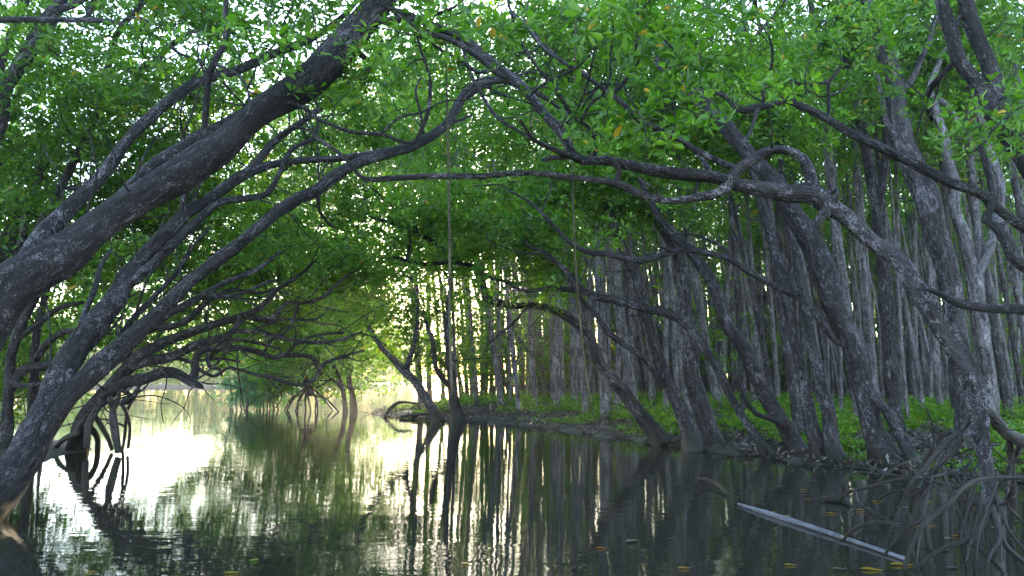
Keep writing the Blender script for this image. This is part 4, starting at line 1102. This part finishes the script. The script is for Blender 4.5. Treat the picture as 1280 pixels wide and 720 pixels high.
n = 8000  # second row of foliage, added behind the far shore to block the low sun
px = rng.uniform(-60, 515, n); y = rng.uniform(100, 116, n)
x = (px - 640) / FOC * y
z = rng.uniform(0.1, 13.0, n) * (0.75 + 0.25 * np.sin(x * .35) * np.sin(x * .13 + 1))
P = np.stack([x, y, z], 1)
P = P[~((px > 120) & (px < 330) & (z > 3.5 + 2 * np.sin(x)))]  # kept low here so the water reflects pale sky
fw = link('sun_block_wood', leaf_mesh('sun_block_wood', P, np.array([0, 0, .7]) + rng.normal(0, .5, P.shape), 6.0 * rng.uniform(.7, 1.2, len(P)), 7, 0, [M['leaf']]))
fw['kind'] = 'stuff'
fw['label'] = 'distant green wood added beyond the far shore to block the low sun'

# ------------------------------------------------------------------ undergrowth and leaf litter
def scatter_bank(n, smin, smax, xr, yr, pxr, bias=1.6):
    out = []
    while len(out) < n:
        m = n * 3
        y = yr[0] + (yr[1] - yr[0]) * rng.uniform(0, 1, m) ** bias
        px = rng.uniform(pxr[0], pxr[1], m)
        x = (px - 640) / FOC * y
        s = sdist(x, y, RIGHT)
        ok = (s > smin) & (s < smax)
        out.extend(zip(x[ok], y[ok], s[ok]))
    return np.array(out[:n])


S = scatter_bank(15000, 0.35, 14, None, (9.5, 40), (440, 1340))
cl = np.array([mnoise.noise(Vector((a * .55, b * .55, 4.2))) for a, b, _ in S])
S = S[(cl > -0.02 + .3 * np.exp(-S[:, 2]))]
z0 = ground_z(S[:, 0], S[:, 1])
hh = rng.uniform(.06, .42, len(S)) * np.clip(S[:, 2] / 2.2, .3, 1) * np.clip((S[:, 1] - 4) / 14, .45, 1)
PP, SH = [], []
for rep in range(5):
    f = rng.uniform(.2, 1.0, len(S))
    PP.append(np.stack([S[:, 0] + rng.normal(0, .10, len(S)), S[:, 1] + rng.normal(0, .10, len(S)), z0 + hh * f], 1))
P = np.vstack(PP)
A = np.array([0, -.1, 1.0]) + rng.normal(0, .3, P.shape)
ug = link('undergrowth', leaf_mesh('undergrowth', P, A, 0.6 * rng.uniform(.7, 1.3, len(P)), 6, 0, [M['leaf_lime'], M['leaf_yellow']], .01, aspect=.26, el=(-.1, .8)))
ug['kind'] = 'stuff'
ug['label'] = 'low bright green leafy plants covering the bank under the grove'
S = scatter_bank(9000, -0.05, 6, None, (8.5, 32), (440, 1340), 1.3)
z0 = ground_z(S[:, 0], S[:, 1])
P = np.stack([S[:, 0], S[:, 1], np.maximum(z0, 0.0) + rng.uniform(.005, .06, len(S))], 1)
lt_ = link('leaf_litter', leaf_mesh('leaf_litter', P, np.array([0, 0, 1.0]) + rng.normal(0, .5, P.shape), rng.uniform(.6, 1.2, len(P)), 3, 0, [M['litter']], el=(-.3, .5)))
lt_['kind'] = 'stuff'
lt_['label'] = 'brown fallen leaves littering the muddy bank'
S = scatter_bank(420, -0.1, 1.6, None, (8.6, 30), (440, 1340), 1.3)
tw = []
for x, y, s in S:
    z = max(float(ground_z(x, y)), 0.0)
    az = random.uniform(0, 6.28); ln = random.uniform(.15, .6)
    a = np.array([x, y, z + .01]); b = a + np.array([math.cos(az) * ln, math.sin(az) * ln, random.uniform(0, .18)])
    C, _ = catmull(np.array([a, (a + b) / 2 + rng.normal(0, .04, 3), b]), 5)
    tw.append((C, np.linspace(.012, .005, 5), 4))
db = link('debris', join_tubes('debris', tw, M['root']))
db['kind'] = 'stuff'
db['label'] = 'broken twigs and root ends scattered along the muddy water edge'
# ------------------------------------------------------------------ vines, driftwood, floating things
def lone_tube(name, label, cat, rows, mat, sides=8, rough=.1, n=60, sag=0.0, group=None):
    """rows of (point, radius)"""
    K = np.array([[*p, r] for p, r in rows])
    C, _ = catmull(K, n)
    base = C[0, :3].copy()
    me = tube_mesh(name, C[:, :3], C[:, 3], sides, M[mat], rough, random.uniform(0, 40), None, base)
    o = link(name, me)
    o.location = base
    tag(o, label, cat, group)
    return o


def px_rows(pts, d0, d1):
    m = len(pts) - 1
    return [(at(p[0], p[1], d0 + (d1 - d0) * i / m), .5 * p[2] * (d0 + (d1 - d0) * i / m) / FOC) for i, p in enumerate(pts)]


lone_tube('hanging_vine', 'long straight brown vine hanging from the canopy, left one of two', 'vine',
          px_rows([(555, -60, 2.6), (557, 0, 2.6), (558, 90, 2.6), (560, 180, 3.0), (561, 260, 3.2), (562, 300, 3.2), (562, 343, 3.4), (561, 350, 4.6), (562, 358, 3.0), (562, 400, 3.2), (563, 440, 3.4), (565, 490, 3.6)], 6.5, 6.7), 'vine', n=90)
lone_tube('hanging_vine', 'thinner greenish vine hanging right of centre down to the bank', 'vine',
          px_rows([(722, -60, 1.8), (719, 60, 1.8), (716, 150, 2.0), (716, 230, 2.2), (718, 300, 2.4), (722, 365, 2.6), (728, 430, 2.4), (736, 490, 2.2), (742, 522, 2.0)], 7.2, 9.0), 'vine', n=90)

# pale pole afloat, lower right: nodes along its length are rings of their own
A_, B_ = on_level(923, 632), on_level(1131, 701)
pole = thing('floating_pole', 'long pale lavender pole floating on dark water at lower right', 'pole', (A_.x, A_.y, 0))
K = []
for i in range(41):
    t = i / 40
    p = A_.lerp(B_, t) + Vector((0, .03 * math.sin(t * 3.0) + .006 * math.sin(t * 17), 0))
    node = abs((t * 9) % 1 - .5)
    K.append((p.x, p.y, .012 + .008 * math.sin(t * 3), (.013 + .008 * math.sin(math.pi * min(1, t * 1.3))) * (1.0 + (.12 if node > .46 else 0))))
K = np.array(K)
link('shaft', tube_mesh('shaft', K[:, :3], K[:, 3], 12, M['driftwood'], .05, 3.0, None, A_), pole)
for t in (.17, .31, .45, .6, .74, .88):
    p = A_.lerp(B_, t) + Vector((0, .03 * math.sin(t * 3.0) + .006 * math.sin(t * 17), 0))
    dv = (B_ - A_).normalized()
    r = .5 * (K[int(t * 40), 3] * 2) * 1.13
    C = np.array([list(p + dv * s + Vector((0, 0, .016))) for s in (-.008, -.004, .004, .008)])
    link('node_ring', tube_mesh('node_ring', C, np.array([r * .96, r, r, r * .96]), 12, M['driftwood'], 0, 1.0, None, A_), pole)

lone_tube('driftwood_branch', 'small crooked dead branch poking out of dark water beside the pale pole', 'branch',
          [(on_level(873, 600) + Vector((0, 0, .02)), .010), (on_level(884, 606) + Vector((0, 0, .06)), .018), (on_level(897, 612) + Vector((0, 0, .055)), .021), (on_level(908, 618) + Vector((0, 0, .02)), .018), (on_level(920, 620) + Vector((0, 0, -.02)), .012)], 'root', n=20)
lone_tube('driftwood_snag', 'pointed dark snag lying at the surface among the roots', 'snag',
          [(on_level(1024, 626) + Vector((0, 0, .015)), .008), (on_level(1040, 628) + Vector((0, 0, .03)), .026), (on_level(1055, 630) + Vector((0, 0, .035)), .03), (on_level(1066, 634) + Vector((0, 0, .0)), .016)], 'root', n=16, rough=.25)
lone_tube('fallen_stick', 'thin dead stick arching above water left of the stilt roots', 'stick',
          px_rows([(1050, 626, 3), (1060, 615, 4), (1080, 610, 4), (1100, 605, 4), (1125, 599, 4), (1150, 598, 4), (1190, 606, 4)], 7.2, 6.4), 'root', n=26)
lone_tube('fallen_stick', 'dead stick dipping into water below the arching stick', 'stick',
          px_rows([(1068, 612, 4), (1072, 628, 4), (1086, 638, 4), (1102, 646, 3), (1118, 654, 3)], 7.0, 6.4), 'root', n=20)
lone_tube('fallen_stick', 'straight pale twig slanting up from mud behind the roots', 'stick',
          px_rows([(1094, 604, 2), (1108, 592, 2), (1125, 581, 2), (1145, 573, 2), (1166, 566, 1.5)], 8.6, 8.8), 'vine', n=16)
lone_tube('fallen_stick', 'short twig touching the surface between the roots and the snag', 'stick',
          px_rows([(1097, 626, 3), (1115, 615, 3), (1135, 612, 3), (1170, 608, 3)], 7.0, 6.8), 'root', n=16)
lone_tube('fallen_branch', 'dead forked branch lying on the tip of the bank, mid picture', 'branch',
          px_rows([(480, 521, 4), (490, 509, 5), (499, 503, 4), (510, 503, 3), (525, 505, 2)], 23.4, 23.8), 'root', n=16)
lone_tube('fallen_branch', 'dark log lying flat along the mud edge left of the leaning grey trunk', 'branch',
          px_rows([(500, 521, 5), (515, 519, 5), (530, 517, 4), (545, 516, 3)], 22.6, 22.4), 'root', n=14)


def floating_leaf(px, py, L, az, mat, label, group=None):
    L *= .8
    p = on_level(px, py, .006)
    n = 7
    V, F = [], []
    for i in range(n):
        t = i / (n - 1)
        w = .24 * L * math.sin(math.pi * min(1, t ** .8)) + .002
        z = .02 * L * math.sin(t * 5) + .12 * L * (t - .5) ** 2
        V += [(t * L - L / 2, -w, z + w * .12), (t * L - L / 2, 0, z), (t * L - L / 2, w, z + w * .12)]
    for i in range(n - 1):
        for j in range(2):
            a = i * 3 + j
            F += [a, a + 1, a + 4, a + 3]
    nf = len(F) // 4
    me = mesh_from('floating_leaf', np.array(V), F, [4] * nf, [M[mat]], True, None, np.full(nf, random.random()))
    o = link('floating_leaf', me)
    o.location = p
    o.rotation_euler = (0, 0, az)
    tag(o, label, 'leaf', group)
    return o


floating_leaf(752, 685, .11, .3, 'leaf_yellow', 'orange leaf floating on dark water, lower centre', 'floating leaves')
floating_leaf(855, 710, .11, .2, 'leaf_yellow', 'yellow leaf floating at the bottom edge right of centre', 'floating leaves')
floating_leaf(839, 673, .09, .5, 'litter', 'pale dry leaf floating above the yellow one', 'floating leaves')
floating_leaf(790, 676, .16, .7, 'litter', 'narrow pale leaf floating right of the orange leaf', 'floating leaves')
floating_leaf(1090, 712, .17, -.2, 'leaf_yellow', 'brownish yellow leaf floating at the bottom edge below the pale pole', 'floating leaves')
floating_leaf(988, 706, .10, 0, 'leaf_yellow', 'small orange leaf floating left of the pole tip', 'floating leaves')
floating_leaf(1128, 706, .2, .05, 'leaf_yellow', 'long orange leaf floating at the near end of the pale pole', 'floating leaves')
floating_leaf(1050, 711, .12, -.1, 'litter', 'dull brown leaf floating under the middle of the pole', 'floating leaves')
floating_leaf(113, 715, .1, .4, 'leaf_yellow', 'orange leaf floating at the bottom left edge', 'floating leaves')
floating_leaf(290, 716, .12, .2, 'leaf_yellow', 'yellow leaf floating at the bottom edge, left of centre', 'floating leaves')
floating_leaf(318, 700, .10, 1.2, 'leaf_lime', 'green leaf floating near the bottom edge, left of centre', 'floating leaves')
floating_leaf(583, 704, .09, .1, 'leaf_yellow', 'tiny orange leaf floating at bottom centre', 'floating leaves')
for i in range(28):
    px, py = random.uniform(960, 1270), random.uniform(596, 660)
    if i > 22:
        px, py = random.uniform(1180, 1278), random.uniform(640, 712)
    floating_leaf(px, py, random.uniform(.07, .14), random.uniform(-.6, .6), random.choice(['leaf_yellow', 'litter', 'litter', 'leaf_yellow']),
                  'fallen leaf floating on the dark water among the stilt roots', 'leaves floating among the roots')

# ------------------------------------------------------------------ thin morning haze in the air of the channel
hv = [(x, y, z) for z in (-2.0, 17.0) for y in (-45.0, 135.0) for x in (-125.0, 125.0)]
hf = [0, 2, 3, 1, 4, 5, 7, 6, 0, 1, 5, 4, 2, 6, 7, 3, 0, 4, 6, 2, 1, 3, 7, 5]
hm, N_, L_ = new_mat('haze')
ho_ = N_.new('ShaderNodeOutputMaterial'); hp = N_.new('ShaderNodeVolumePrincipled')
hp.inputs['Color'].default_value = (0.97, 0.96, 0.95, 1)
hp.inputs['Density'].default_value = 0.0011
hp.inputs['Anisotropy'].default_value = 0.75
L_.new(hp.outputs[0], ho_.inputs['Volume'])
haze = link('haze', mesh_from('haze', hv, hf, [4] * 6, [hm], False))
haze['kind'] = 'stuff'
haze['label'] = 'thin pale haze hanging in the air over the channel'
print('TRIANGLES', TRI[0], 'OBJECTS', len(bpy.data.objects))
